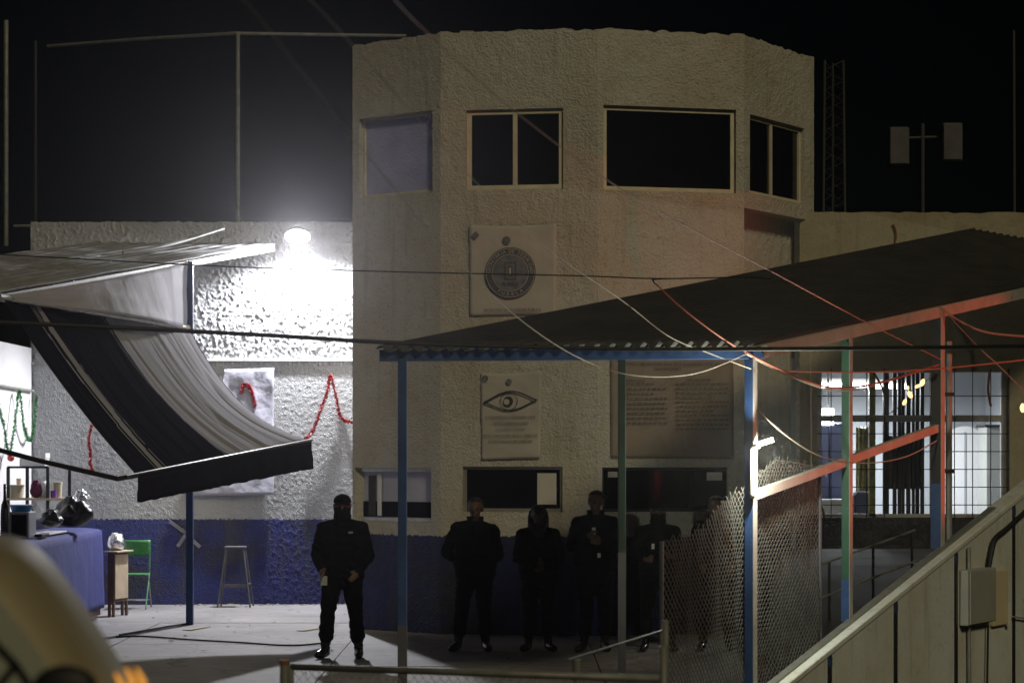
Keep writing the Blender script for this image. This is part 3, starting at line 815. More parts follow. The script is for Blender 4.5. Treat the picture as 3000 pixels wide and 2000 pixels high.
for yj in joints[1:-1]:
    pj = MB().obox(lp(yj, -1.35, 0.03) - ud * 0.03, ud * 0.06, un * 0.142, Vector((0, 0, wall_top(yj) - 0.06 + 1.35))).build('post', 'black_steel', rw)
    MB().obox(lp(yj, wall_top(yj) - 0.17, 0.125) - ud * 0.033, ud * 0.066, un * 0.05, Vector((0, 0, 0.09))).build('cap', 'blue_steel', pj)
capb = MB().bar(lp(15.6, wall_top(15.6) - 0.02, 0.09), lp(28.6, wall_top(28.6) - 0.02, 0.09), 0.2, 0.06)
capb.build('coping', 'panel_concrete', rw, bevel=0.012)
MB().bar(lp(15.6, wall_top(15.6) + 0.015, 0.06), lp(25.0, wall_top(25.0) + 0.015, 0.06), 0.08, 0.035).build('rail', 'galvanised', rw, bevel=0.004)
# electrics on the wall
def wp(px, py, off=0.16):
    Y = Ywall(px); return Vector((beam_line(Y), Y, H + (HY - py) / F * Y)) + un * off
def wbox(name, px0, py0, px1, py1, d, mat, parent=None, bevel=0.01, off=0.16):
    p = wp(px0, py1, off); q = wp(px1, py1, off); tz = wp(px0, py0, off).z
    q.z = p.z
    return MB().obox(p, q - p, un * d, Vector((0, 0, tz - p.z))).build(name, mat, parent, bevel=bevel)
eb = thing('electrical_box', 'grey metal electrical box with conduits on the concrete wall', 'electrical box', wp(2810, 1830))
wbox('body', 2766, 1668, 2850, 1830, 0.1, 'box_grey', eb)
wbox('lid', 2770, 1673, 2846, 1826, 0.012, 'box_grey', eb, 0.004, 0.262)
MB().tube([wp(2786, 1600, 0.2), wp(2786, 1668, 0.2)], 0.018, 8).build('conduit', 'galvanised', eb)
MB().tube([wp(2786, 1830, 0.2), wp(2788, 2080, 0.2)], 0.018, 8).build('conduit', 'galvanised', eb)
MB().tube([wp(2842, 1830, 0.2), wp(2838, 2080, 0.2)], 0.012, 8).build('conduit', 'black_steel', eb)
pv = thing('meter_panel', 'cream coloured meter panel beside the grey electrical box', 'panel', wp(2880, 1830))
wbox('board', 2858, 1670, 2900, 1832, 0.05, 'box_cream', pv)
wbox('cover', 2900, 1765, 2906, 1830, 0.06, 'plastic_white', pv, 0.004)
MB().tube([wp(2906, 1802, 0.2), wp(3030, 1818, 0.2)], 0.01, 6).build('conduit', 'white_steel', pv)
cb = MB().tube(spline([wp(2842, 1668, 0.2), wp(2848, 1620, 0.21), wp(2862, 1575, 0.21), wp(2900, 1545, 0.2), wp(2950, 1500, 0.2), wp(3040, 1420, 0.2)], 8), 0.03, 8)
tag(cb.build('flexible_conduit', 'rubber', smooth=True), 'thick black flexible conduit curving up the concrete wall', 'conduit')
# service pipe standing by the far canopy post
pp = P(2780, 1650, 24.4)
pm = thing('service_pipe', 'slim grey vertical pipe with clamps behind the canopy post', 'pipe', (pp.x, 24.4, 0.6))
MB().tube([(pp.x, 24.4, 0.6), (pp.x, 24.4, H + (HY - 1000) / F * 24.4)], 0.035, 8).build('tube', 'galvanised', pm)
for py in (1030, 1155, 1380):
    z = H + (HY - py) / F * 24.4
    MB().box((pp.x - 0.14, 24.36, z - 0.02), (pp.x + 0.05, 24.44, z + 0.02)).build('clamp', 'black_steel', pm)

# ------------------------------------------------------------------ main canopy
cn = thing('entrance_canopy', 'dark corrugated canopy on slim blue and green posts before the gatehouse', 'canopy', (1.2, 20.5, 0))
A = Vector((-1.09, 20, 3.13)); B = Vector((2.12, 20, 3.16)); Dv = A + 9.6 * Vector((0.73, 1, 0.203)); Cv = B + 9.6 * Vector((0.617, 1, 0.158))
def roof_pt(s, t): return A.lerp(B, s).lerp(Dv.lerp(Cv, s), t)
nsheet, waves = 4, 6
for i in range(nsheet):
    def f(s, t, i=i):
        g = (i + s * (1.0 if i == nsheet - 1 else 1.02)) / nsheet
        p = roof_pt(min(g, 1.0), -0.012 + 1.012 * t)
        return p + Vector((0, 0, 0.03 * math.sin(2 * math.pi * g * nsheet * waves) + 0.003 * i))
    MB().grid(waves * 8, 24, f).build('roof_sheet', 'dark_roof', cn, smooth=True, solid=0.004)
MB().bar(A + Vector((-0.06, 0, -0.075)), B + Vector((0.06, 0, -0.085)), 0.07, 0.1).build('front_beam', 'blue_steel', cn, bevel=0.004)
MB().bar(B + Vector((0.02, 0.05, -0.075)), Cv + Vector((0.02, 0, -0.075)), 0.05, 0.115).build('side_beam', 'white_steel', cn, bevel=0.004)
MB().bar(A + Vector((0.05, 0.1, -0.06)), Dv + Vector((0, 0, -0.06)), 0.05, 0.08).build('side_beam', 'blue_steel', cn)
for t in (0.3, 0.6, 0.9):
    MB().bar(roof_pt(0.01, t) - Vector((0, 0, 0.055)), roof_pt(0.99, t) - Vector((0, 0, 0.055)), 0.05, 0.06).build('purlin', 'black_steel', cn)
def post(px0, px1, Y, ztop, zbase, mat, lower=None, lower_z=0, turned=False):
    x0_, x1_ = (px0 - 1500) / F * Y, (px1 - 1500) / F * Y; d = x1_ - x0_
    if turned:                       # square post set square to the ramp
        d *= 0.8; c_ = Vector(((x0_ + x1_) / 2, Y, 0))
        def pst(e, za, zb): return MB().obox(c_ - (ud + un) * (d / 2 + e) + Vector((0, 0, za)), ud * (d + 2 * e), un * (d + 2 * e), Vector((0, 0, zb - za)))
    else:
        def pst(e, za, zb): return MB().box((x0_ - e, Y - d / 2 - e, za), (x1_ + e, Y + d / 2 + e, zb))
    o = pst(0, zbase, ztop).build('post', mat, cn, bevel=0.004)
    if turned:
        MB().obox(c_ + un * (d / 2 + 0.001) - ud * d / 2 + Vector((0, 0, zbase)), ud * d, un * 0.004, Vector((0, 0, ztop - zbase))).build('lit_edge_plate', 'white_steel', o)  # pale plate added so this face shows the lamp light
    if lower: pst(0.0015, zbase, lower_z).build('repaint', lower, o)
    return o
post(1166, 1192, 20, 3.03, 0, 'blue_steel', 'dull_steel', 0.72)
post(1811, 1833, 20, 3.03, 0, 'dark_green', 'dull_steel', 1.35)
post(2182, 2216, 20, 3.03, 0, 'blue_steel', turned=True)
y4, y5 = 21.77, 23.76
post(2466, 2496, y4, 3.36, wall_top(y4), 'green_steel', 'blue_steel', 1.02, True)
post(2728, 2766, y5, 3.68, wall_top(y5), 'black_steel', 'blue_steel', 1.9, True)
for (q0, q1) in ((P(2205, 1452, 19.98), P(2478, 1352, y4)), (P(2478, 1350, y4), P(2750, 1252, y5))):
    MB().bar(q0, q1, 0.05, 0.085).build('cross_bar', 'white_steel', cn, bevel=0.004)

# small street lamp on the corner post
lh = P(2240, 1297, 19.78)
lamp = thing('post_lamp', 'small lit lamp with yellowish glow on the blue corner post', 'lamp', P(2214, 1320, 19.9))
MB().tube(spline([P(2204, 1460, 19.93), P(2204, 1340, 19.93), P(2206, 1312, 19.92), P(2222, 1304, 19.85)], 6), 0.022, 8).build('arm', 'white_steel', lamp, smooth=True)
hd = Vector((0.14, -0.03, 0.045))
MB().bar(P(2218, 1303, 19.84) + Vector((0, 0, 0.016)), P(2218, 1303, 19.84) + hd + Vector((0, 0, 0.016)), 0.07, 0.018).build('head', 'white_steel', lamp, bevel=0.004)
MB().bar(P(2220, 1303, 19.84) - Vector((0, 0, 0.004)), P(2219, 1303, 19.84) + hd * 0.97 - Vector((0, 0, 0.004)), 0.06, 0.02).build('diffuser', 'led_lime', lamp)
pl = bpy.data.lights.new('post_lamp_light', 'POINT'); pl.energy = 165; pl.color = (0.98, 1.0, 0.82); pl.shadow_soft_size = 0.03
po = bpy.data.objects.new('post_lamp_light', pl); C.objects.link(po); po.location = P(2246, 1300, 19.76) - Vector((0, 0, 0.05))

# ------------------------------------------------------------------ chain-link fences
def chain_link(name, path, zbot, ztops, parent, cell=0.062, r=0.0036, wob=0.03):
    """path: plan points; ztops: top height at each; returns one mesh of crossing wires"""
    path = [Vector((*p, 0)) for p in path]; acc = [0.0]
    for a_, b_ in zip(path[:-1], path[1:]): acc.append(acc[-1] + (b_ - a_).length)
    Lt = acc[-1]
    def pos(s, z):
        i = max(k for k in range(len(acc) - 1) if acc[k] <= s + 1e-9); t = (s - acc[i]) / (acc[i + 1] - acc[i])
        p = path[i].lerp(path[i + 1], t); d = (path[i + 1] - path[i]).normalized(); nn = d.cross(Vector((0, 0, 1)))
        return Vector((p.x, p.y, z)) + nn * (wob * (fbm((s * 0.9, z * 0.8, 2), 1.6, 2) + 0.5 * fbm((s * 2.2, z * 0.9, 7), 2.2, 2)))
    def tz(s):
        i = max(k for k in range(len(acc) - 1) if acc[k] <= s + 1e-9); t = (s - acc[i]) / (acc[i + 1] - acc[i])
        return ztops[i] + (ztops[i + 1] - ztops[i]) * t
    V, Fc = [], []
    zmax = max(ztops)
    for sgn in (1, -1):
        k0 = int(-(zmax - zbot) / cell) - 2; k1 = int(Lt / cell) + int((zmax - zbot) / cell) + 2
        for k in range(k0, k1):
            s0 = k * cell; prev = None; z = zbot; j = 0
            while z < zmax + 0.03:
                s = s0 + sgn * (z - zbot) * 0.85
                if 0 <= s <= Lt and z <= tz(s) + 0.02 * ((k * 7 + j) % 3):
                    p = pos(min(s, Lt - 1e-6), z); 
                    base = len(V)
                    off = Vector((0, 0, r)); off2 = Vector((r, 0, 0)); off3 = Vector((0, r, 0))
                    V += [p + off2 + off, p - off2 + off3, p - off - off3]
                    if prev is not None:
                        for m in range(3): Fc.append((prev + m, prev + (m + 1) % 3, base + (m + 1) % 3, base + m))
                    prev = base
                else: prev = None
                z += cell * 0.6; j += 1
    mb = MB(); mb.v = V; mb.f = Fc
    return mb.build(name, 'chain_wire', parent, kind='stuff', fix=False)


cf = thing('chain_link_fence', 'sagging chain-link fence beside the ramp, lit by the post lamp', 'fence', (2.1, 20.1, 0))
chain_link('wire_mesh', [(1.20, 18.52), (1.60, 19.2), (1.71, 19.4), (2.03, 20.05), (2.10, 20.16), (2.37, 20.6), (2.86, 21.4)], 0.02,
           [1.50, 1.60, 1.76, 1.93, 2.03, 2.16, 2.08], cf)
MB().tube([(1.2, 18.5, 0), (1.2, 18.5, 1.5)], 0.018, 8).build('post', 'dull_steel', cf)
MB().tube([(2.86, 21.4, 0), (2.86, 21.4, 2.1)], 0.018, 8).build('post', 'dull_steel', cf)
MB().tube([(2.05, 20.08, 1.93), (2.37, 20.6, 2.15), (2.86, 21.4, 2.08)], 0.005, 6).build('tension_wire', 'galvanised', cf)

hr = thing('ramp_handrail', 'two thin steel handrails climbing the ramp behind the mesh', 'handrail', (4.2, 24.6, 0.4))
for (q0, q1) in ((P(2400, 1655, 24.2), P(2680, 1552, 25.6)), (P(2400, 1752, 24.0), P(2690, 1640, 25.6))):
    MB().tube([q0, q1], 0.014, 8).build('rail', 'galvanised', hr)
for s in (0.1, 0.55, 0.97):
    q = P(2400, 1655, 24.2).lerp(P(2680, 1552, 25.6), s)
    MB().tube([(q.x, q.y, 0.2), q], 0.016, 8).build('post', 'black_steel', hr)

# low gate in front
gt = thing('low_gate', 'low galvanised pipe gate with chain-link mesh at the plaza edge', 'gate', (-0.2, 13.6, 0))
g0, g1 = P(852, 1952, 14.0), P(1932, 1987, 13.3)
MB().tube([g0, g1], 0.021, 10).build('top_rail', 'galvanised', gt, smooth=True)
MB().tube([Vector((g0.x, g0.y, 0.06)), Vector((g1.x, g1.y, 0.06))], 0.018, 8).build('bottom_rail', 'galvanised', gt)
chain_link('wire_mesh', [(g0.x, g0.y), (g1.x, g1.y)], 0.06, [g0.z, g1.z], gt, cell=0.055, r=0.0016, wob=0.0)
MB().tube([(g0.x, g0.y, 0.02), (g0.x, g0.y, g0.z)], 0.021, 10).build('end_post', 'galvanised', gt, smooth=True)
for px, py, Y in ((834, 1932, 14.0), ):
    q = P(px, py, Y); o = MB().tube([(q.x, Y, 0), (q.x, Y, q.z - 0.03)], 0.03, 10).build('gate_post', 'galvanised', gt, smooth=True)
    MB().tube([(q.x, Y, q.z - 0.03), (q.x, Y, q.z)], 0.031, 10).build('rusty_cap', 'rust', o)
q = P(1944, 1890, 13.3); o = MB().tube([(q.x, 13.3, 0), (q.x, 13.3, q.z)], 0.026, 10).build('gate_post', 'galvanised', gt, smooth=True)
q = P(1950, 1816, 13.35); MB().tube([(q.x, 13.35, 0), (q.x, 13.35, q.z)], 0.02, 10).build('gate_post', 'galvanised', gt, smooth=True)
rl = thing('side_railing', 'thin pipe railing running back from the low gate', 'railing', (0.7, 15.6, 0))
q0, q1 = P(1664, 1932, 14.5), P(1940, 1846, 16.8)
MB().tube([q0, q1], 0.008, 8).build('rail', 'dull_steel', rl)
MB().tube([(P(1690, 1930, 14.6).x, 14.6, 0), P(1690, 1930, 14.6)], 0.03, 10).build('post', 'galvanised', rl)
MB().tube([(q1.x, q1.y, 0), q1], 0.02, 8).build('post', 'galvanised', rl)

# ------------------------------------------------------------------ stall on the left: canopy, sheet, awning, counter
def sx_(Y): return -5.33 + 0.195 * (Y - 24)
def sz_(Y): return 3.9 + 0.143 * (Y - 24)
st = thing('stall_canopy', 'corrugated zinc stall roof sloping up to the stucco wall under the floodlight', 'canopy', (-5.5, 29.8, 0))
for i in range(4):
    xa, xb = -2.6 + 0.65 * i, -2.6 + 0.65 * (i + 1) + 0.03
    def f(s, t, xa=xa, xb=xb, i=i):
        Y = 23.0 + 10.55 * t; x = xa + (xb - xa) * s
        return (sx_(Y) + x * 1.0, Y, sz_(Y) + 0.028 * math.sin(2 * math.pi * x / 0.217) - 0.006 * i + 0.02 * fbm((x, Y, 0), 0.8, 2))
    MB().grid(24, 40, f).build('roof_sheet', 'zinc_roof', st, smooth=True, solid=0.004)
MB().bar((sx_(23.2), 23.2, sz_(23.2) - 0.07), (sx_(33.5), 33.5, sz_(33.5) - 0.07), 0.05, 0.07).build('edge_beam', 'grey_steel', st)
for Y in (26.0, 29.8, 33.2):
    MB().bar((sx_(Y) - 2.6, Y, sz_(Y) - 0.06), (sx_(Y), Y, sz_(Y) - 0.06), 0.05, 0.06).build('rafter', 'grey_steel', st)
xp = (556 - 1500) / F * 29.8
MB().box((xp - 0.045, 29.755, 0), (xp + 0.045, 29.845, sz_(29.8) - 0.04)).build('post', 'blue_steel', st, bevel=0.004)
MB().box((-7.0, 25.9, 0), (-6.92, 25.98, sz_(25.9) - 0.05)).build('post', 'blue_steel', st)
# long loose strip bent up off the roof
cv = spline([P(360, 740, 30.6), P(470, 722, 31.2), P(560, 698, 31.8), P(655, 668, 32.3)], 8)
tag(MB().tube(cv, 0.022, 6).build('bent_strip', 'zinc_roof'), 'pale metal strip bent upward off the stall roof', 'metal strip')
# hanging side sheet
MBs = MB().grid(24, 10, lambda s, t: (sx_(24 + 5.7 * s) + 0.03 + 0.28 * math.sin(math.pi * s) * (1 - 0.6 * t) + 0.02 * fbm((s * 4, t * 2, 0), 1.2, 2), 24 + 5.7 * s, 3.80 + t * (sz_(24 + 5.7 * s) - 0.05 - 3.80)))
tag(MBs.build('side_sheet', 'white_sheet', smooth=True, solid=0.004), 'white cloth sheet filling the gap between stall roof and awning', 'sheet')
# left white partition of the stall
pn = thing('stall_partition', 'tall white board partition at the back of the stall', 'partition', (-7.02, 29.5, 0))
for i, (ya, yb) in enumerate(((25, 27.2), (27.2, 29.4), (29.4, 31.6), (31.6, 33.7))):
    MB().box((-7.1, ya + 0.006, 0), (-7.03 + 0.002 * (i % 2), yb - 0.006, 3.75)).build('board', 'white_board', pn, bevel=0.004)
MB().tube([(-6.98, 29, 3.15), (-6.98, 33.6, 3.12)], 0.02, 8).build('rail', 'grey_steel', pn)

# striped awning
M('awning_dark', (0.012, 0.012, 0.019), 1.0, spec=0.0)
M('awning_light', (0.27, 0.267, 0.295), 1.0, spec=0.0)
aw = thing('striped_awning', 'sagging dark and white striped fabric awning over the stall counter', 'awning', (-3.9, 26.5, 0))
def Rl(s): Y = 24 + 5.8 * s; return Vector((sx_(Y) + 0.02, Y, 3.83))
F0, F1 = P(398, 1392, 23.5), P(908, 1288, 29.0)
def aw_pt(s, t):
    p = Rl(s).lerp(F0.lerp(F1, s), t)
    sg = (0.06 + 0.19 * s) * math.sin(math.pi * t)
    g = s + 0.05 * (t - 0.5) * fbm((s * 5, t * 0.8, 9), 1.0, 2)
    fold = 0.03 * fbm((g * 9.0, t * 0.35, 0), 1.7, 3) - 0.03 * (1 - abs(fbm((g * 6.0 + 3, t * 0.25, 6), 1.3, 2))) ** 16 * (0.5 + 1.3 * t)
    return p + Vector((-0.25 * sg, 0, -sg)) + Vector((0.5, 0, 0.8)) * fold
mb = MB().grid(300, 36, aw_pt)
o = mb.build('fabric', 'awning_dark', aw, smooth=True, solid=0.003, fix=False)
o.data.materials.append(MATS['awning_light'])
light_bands = [(0.112, 0.116), (0.124, 0.146), (0.156, 0.159), (0.468, 0.472), (0.484, 0.988)]
mi = []
for k in range(len(o.data.polygons)):
    i_, j_ = k % 300, k // 300
    s_ = i_ / 300 + 0.006 * fbm((j_ / 14.0, 0.4, 0), 1) + 0.02 * (0.12 < i_ / 300 < 0.16) * (j_ / 36 - 0.6)
    mi.append(1 if any(a_ <= s_ < b2 for a_, b2 in light_bands) else 0)
o.data.polygons.foreach_set('material_index', mi)
def vl(s, t):
    p = F0.lerp(F1, s); return p + Vector((0.02 + 0.05 * t * fbm((s * 12, t, 4), 1.2, 2), 0, -0.005 - t * (0.27 + 0.09 * s + 0.02 * fbm((s * 14, 2, 2), 1))))
MB().grid(70, 6, vl).build('valance', 'navy_cloth', aw, smooth=True, solid=0.003)
MB().tube([Rl(-0.02), Rl(1.0)], 0.045, 10).build('roller', 'grey_steel', aw)
MB().tube([F0 + Vector((-0.05, -0.3, -0.01)), F1 + Vector((0.02, 0.05, 0))], 0.018, 8).build('front_bar', 'black_steel', aw)
MB().tube([P(-40, 1308, 23.9), P(120, 1350, 23.6), P(345, 1402, 23.3), P(400, 1392, 23.5)], 0.026, 8).build('arm', 'black_steel', aw)

# counter with blue cloth
ct = thing('stall_counter', 'long stall counter covered with a royal blue cloth', 'counter', (-5.8, 28.4, 0))
MB().box((-6.15, 25.4, 0.05), (-5.52, 30.9, 1.17)).build('body', 'wood_brown', ct)
def cl(s, t):
    Y = 25.35 + 5.6 * s
    if t < 0.45: return (-6.17 + 0.66 * t / 0.45, Y, 1.215 - 0.03 * (t / 0.45) ** 6 + 0.004 * fbm((s * 8, t, 0), 2))
    k = (t - 0.45) / 0.55
    return (-5.505 + 0.03 * k + 0.03 * k * fbm((s * 9, 0.3, k), 1.3, 2), Y, 1.185 - k * 1.04)
MB().grid(60, 24, cl).build('cloth', 'blue_cloth', ct, smooth=True, solid=0.004)
MB().grid(8, 14, lambda s, t: (-6.17 + 0.68 * s, 30.95 + 0.02 * fbm((s * 4, t, 2), 1.5) + 0.03 * t, 1.19 - t * 1.05)).build('cloth', 'blue_cloth', ct, smooth=True, solid=0.004)

def on(px, Y): return (px - 1500) / F * Y
# microwave
mw = thing('microwave_oven', 'silver microwave oven on the blue counter', 'microwave', (on(60, 27.0), 27.0, 1.22))
xa, xb = on(28, 27.0), on(96, 27.0)
MB().box((xa, 26.8, 1.22), (xb, 27.2, 1.53)).build('case', 'metal_silver', mw, bevel=0.012)
MB().box((xb - 0.2, 26.79, 1.25), (xb - 0.03, 26.801, 1.50)).build('door', 'dark_glass', mw)
MB().box((xb - 0.23, 26.775, 1.26), (xb - 0.215, 26.8, 1.49)).build('handle', 'metal_silver', mw)
bw = thing('blue_basin', 'blue plastic tub on top of the microwave', 'tub', (on(60, 27), 27.0, 1.53))
MB().tube([(on(62, 27), 27, 1.53), (on(62, 27), 27, 1.60)], [0.11, 0.13], 18).build('tub', 'plastic_blue', bw)
MB().tube([(on(62, 27), 27, 1.60), (on(62, 27), 27, 1.61)], [0.138, 0.138], 18).build('rim', 'plastic_white', bw)
bt = MB().tube([(on(14, 26.4), 26.4, z) for z in (1.22, 1.5, 1.62, 1.68, 1.86)], [0.05, 0.05, 0.042, 0.018, 0.016], 12)
tag(bt.build('bottle', 'bag_black', smooth=True), 'tall dark bottle standing at the near end of the counter', 'bottle')
tr = thing('tray', 'white tray with a dark utensil lying on the counter', 'tray', (on(150, 28), 28, 1.225))
MB().box((-5.85, 27.6, 1.222), (-5.58, 28.9, 1.245)).build('board', 'plastic_white', tr, bevel=0.008)
MB().box((-5.62, 27.1, 1.224), (-5.53, 27.55, 1.26)).build('utensil', 'bag_black', tr, bevel=0.01)
# black plastic bags
def bag(name, px, py0, py1, wpx, Y, mat, label, seed):
    x = on(px, Y); z0_ = H + (HY - py1) / F * Y; z1_ = H + (HY - py0) / F * Y; r = wpx / F * Y / 2
    mb = MB().ball((0, 0, 0), 1.0, 28, 20)
    for i, v in enumerate(mb.v):
        t = (v.z + 1) / 2; k = 1.0 - 0.55 * max(0, t - 0.45) ** 0.8
        d = 1 + 0.22 * fbm(v * 1.3 + Vector((seed, 0, 0)), 1.2, 3)
        mb.v[i] = Vector((x + v.x * r * k * d, Y + v.y * r * 0.7 * k * d, z0_ + (z1_ - z0_) * min(1, max(0, t * d))))
    return tag(mb.build(name, mat, smooth=True), label, 'bag')
bag('plastic_bag', 212, 1452, 1545, 120, 29.3, 'bag_black', 'large crumpled black plastic bag on the counter', 1)
bag('plastic_bag', 150, 1490, 1545, 70, 28.6, 'bag_black', 'small black plastic bag beside the larger one', 5)
bag('foil_bundle', 238, 1432, 1482, 52, 29.9, 'foil', 'crumpled silver foil bundle behind the black bag', 8)
# shelf rack
sh = thing('shelf_rack', 'black steel shelf rack with plastic containers behind the counter', 'shelf', (on(115, 31), 31.0, 0))
xa, xb = on(22, 31), on(206, 31); zlo = H + (HY - 1458) / F * 31; zhi = H + (HY - 1368) / F * 31
for px in (24, 80, 140, 204):
    MB().box((on(px, 31) - 0.02, 30.98, 0), (on(px, 31) + 0.02, 31.02, zhi)).build('upright', 'black_steel', sh)
MB().bar((xa, 31, zhi), (on(142, 31), 31, zhi), 0.04, 0.03).build('rail', 'black_steel', sh)
MB().box((xa, 30.95, zlo - 0.03), (xb, 31.35, zlo)).build('shelf', 'wood_pale', sh)
MB().box((xa, 30.95, 0.9), (xb, 31.35, 0.93)).build('shelf', 'wood_brown', sh)
def pot(name, px, w_px, h_px, mat, label, cat, taper=0.9, Y=31.15):
    r = w_px / F * Y / 2; h = h_px / F * Y; x = on(px, Y)
    o = MB().tube([(x, Y, zlo), (x, Y, zlo + h * 0.9), (x, Y, zlo + h * 0.9), (x, Y, zlo + h)], [r * taper, r, r * 1.08, r * 1.08], 18).build(name, mat, smooth=False, bevel=0.004)
    return tag(o, label, cat)
pot('container', 48, 44, 38, 'plastic_cream', 'pale cream tub on the shelf rack', 'container')
pot('container', 55, 14, 56, 'wood_pale', 'slim tan canister behind the cream tub', 'container', Y=31.28)
pot('container', 168, 28, 46, 'plastic_cream', 'cream bucket at the open end of the shelf rack', 'bucket')
pot('container', 157, 18, 22, 'plastic_purple', 'small purple jar in front of the cream bucket', 'jar', Y=31.05)
bag('cloth_bundle', 106, 1405, 1459, 36, 31.1, 'cloth_maroon', 'maroon cloth bundle on the shelf rack', 3)
# white jug
x = on(128, 31.15)
jg = thing('jug', 'white plastic jug with handle on the shelf rack', 'jug', (x, 31.15, zlo))
MB().tube([(x, 31.15, zlo), (x, 31.15, zlo + 0.17), (x - 0.01, 31.15, zlo + 0.22)], [0.055, 0.06, 0.05], 16).build('body', 'plastic_white', jg, smooth=True)
MB().tube(spline([(x - 0.04, 31.13, zlo + 0.2), (x - 0.1, 31.12, zlo + 0.17), (x - 0.09, 31.12, zlo + 0.06), (x - 0.05, 31.13, zlo + 0.04)], 5), 0.012, 6).build('handle', 'plastic_white', jg)
x = on(134, 31.2)
bx = thing('storage_box', 'white open box on top of the shelf rack', 'box', (on(110, 31.2), 31.2, zhi))
MB().box((on(66, 31.2), 31.0, zhi + 0.016), (on(140, 31.2), 31.3, zhi + 0.12)).build('body', 'plastic_white', bx, bevel=0.006)
MB().box((on(126, 31.2), 31.0, zhi + 0.12), (on(142, 31.2), 31.3, zhi + 0.19)).build('flap', 'plastic_white', bx)
# brown cabinet + foil parcel
cbx = thing('side_cabinet', 'narrow brown wooden cabinet with pale front beside the counter', 'cabinet', (on(342, 31.3), 31.3, 0))
zc = H + (HY - 1617) / F * 31.3
cu_, cv2 = Vector((0.95, -0.3, 0)), Vector((0.3, 0.95, 0)); co_ = Vector((on(314, 31.15), 31.2, 0))
MB().obox(co_ + Vector((0, 0, 0.2)), cu_ * 0.09, cv2 * 0.42, Vector((0, 0, zc - 0.2))).build('body', 'wood_brown', cbx)
MB().obox(co_ + cu_ * 0.091 + cv2 * 0.02 + Vector((0, 0, 0.24)), cu_ * 0.012, cv2 * 0.38, Vector((0, 0, zc - 0.27))).build('front', 'wood_pale', cbx, bevel=0.003)
MB().obox(co_ - cu_ * 0.08 - cv2 * 0.03 + Vector((0, 0, zc)), cu_ * 0.24, cv2 * 0.48, Vector((0, 0, 0.022))).build('top', 'wood_pale', cbx, bevel=0.004)
for a_, b2 in ((0.0, 0.0), (0.06, 0.0), (0.0, 0.38), (0.06, 0.38)):
    MB().obox(co_ + cu_ * a_ + cv2 * b2, cu_ * 0.03, cv2 * 0.04, Vector((0, 0, 0.2))).build('leg', 'wood_brown', cbx)
q = P(336, 1588, 31.35)
mb = MB().ball((0, 0, 0), 1, 22, 14)
for i, v in enumerate(mb.v):
    d = 1 + 0.15 * fbm(v * 2, 1.4, 3); mb.v[i] = Vector((co_.x + 0.08 + v.x * 0.115 * d, 31.4 + v.y * 0.15 * d, zc + 0.026 + max(0, (v.z + 0.75) * 0.13 * d)))
tag(mb.build('foil_parcel', 'foil', smooth=True), 'rounded silver foil parcel on the brown cabinet', 'parcel')
# green folding chair
xa, xb, Yc = on(362, 33.0), on(438, 33.0), 33.0
gc = thing('folding_chair', 'green metal folding chair standing against the blue wall base', 'chair', ((xa + xb) / 2, Yc, 0))
zt_ = 0.97
MB().grid(10, 6, lambda s, t: (xa + (xb - xa) * s, Yc + 0.1 - 0.03 * math.sin(math.pi * s), zt_ - 0.23 * t)).build('backrest', 'chair_green', gc, smooth=True, solid=0.012)
MB().box((xa + 0.01, Yc - 0.3, 0.475), (xb - 0.01, Yc + 0.06, 0.5)).build('seat', 'chair_green', gc, bevel=0.008)
for x_ in (xa + 0.01, xb - 0.01):
    MB().tube([(x_, Yc - 0.28, 0), (x_, Yc + 0.06, 0.5), (x_, Yc + 0.115, zt_ - 0.02)], 0.011, 8).build('leg', 'chair_green', gc)
    MB().tube([(x_, Yc + 0.22, 0), (x_, Yc - 0.05, 0.48)], 0.011, 8).build('leg', 'grey_steel', gc)
for y_, z_ in ((Yc - 0.2, 0.12), (Yc + 0.16, 0.11)):
    MB().tube([(xa + 0.01, y_, z_), (xb - 0.01, y_, z_)], 0.009, 6).build('stretcher', 'grey_steel', gc)
# stool
x_c, Ys = on(690, 33.25), 33.25
sl_ = thing('step_stool', 'bare metal frame stool standing by the blue wall', 'stool', (x_c, Ys, 0))
for sx0, sy0 in ((-1, -1), (1, -1), (-1, 1), (1, 1)):
    MB().tube([(x_c + sx0 * 0.235, Ys + sy0 * 0.2, 0), (x_c + sx0 * 0.125, Ys + sy0 * 0.1, 0.85)], 0.013, 8).build('leg', 'dull_steel', sl_)
MB().box((x_c - 0.15, Ys - 0.13, 0.845), (x_c + 0.15, Ys + 0.13, 0.875)).build('seat', 'dull_steel', sl_, bevel=0.008)
for sy0 in (-1, 1):
    MB().bar((x_c - 0.2, Ys + sy0 * 0.163, 0.3), (x_c + 0.2, Ys + sy0 * 0.163, 0.3), 0.02, 0.035).build('rung', 'dull_steel', sl_)
for sx0 in (-1, 1):
    MB().bar((x_c + sx0 * 0.2, Ys - 0.163, 0.33), (x_c + sx0 * 0.2, Ys + 0.163, 0.33), 0.02, 0.025).build('rung', 'dull_steel', sl_)

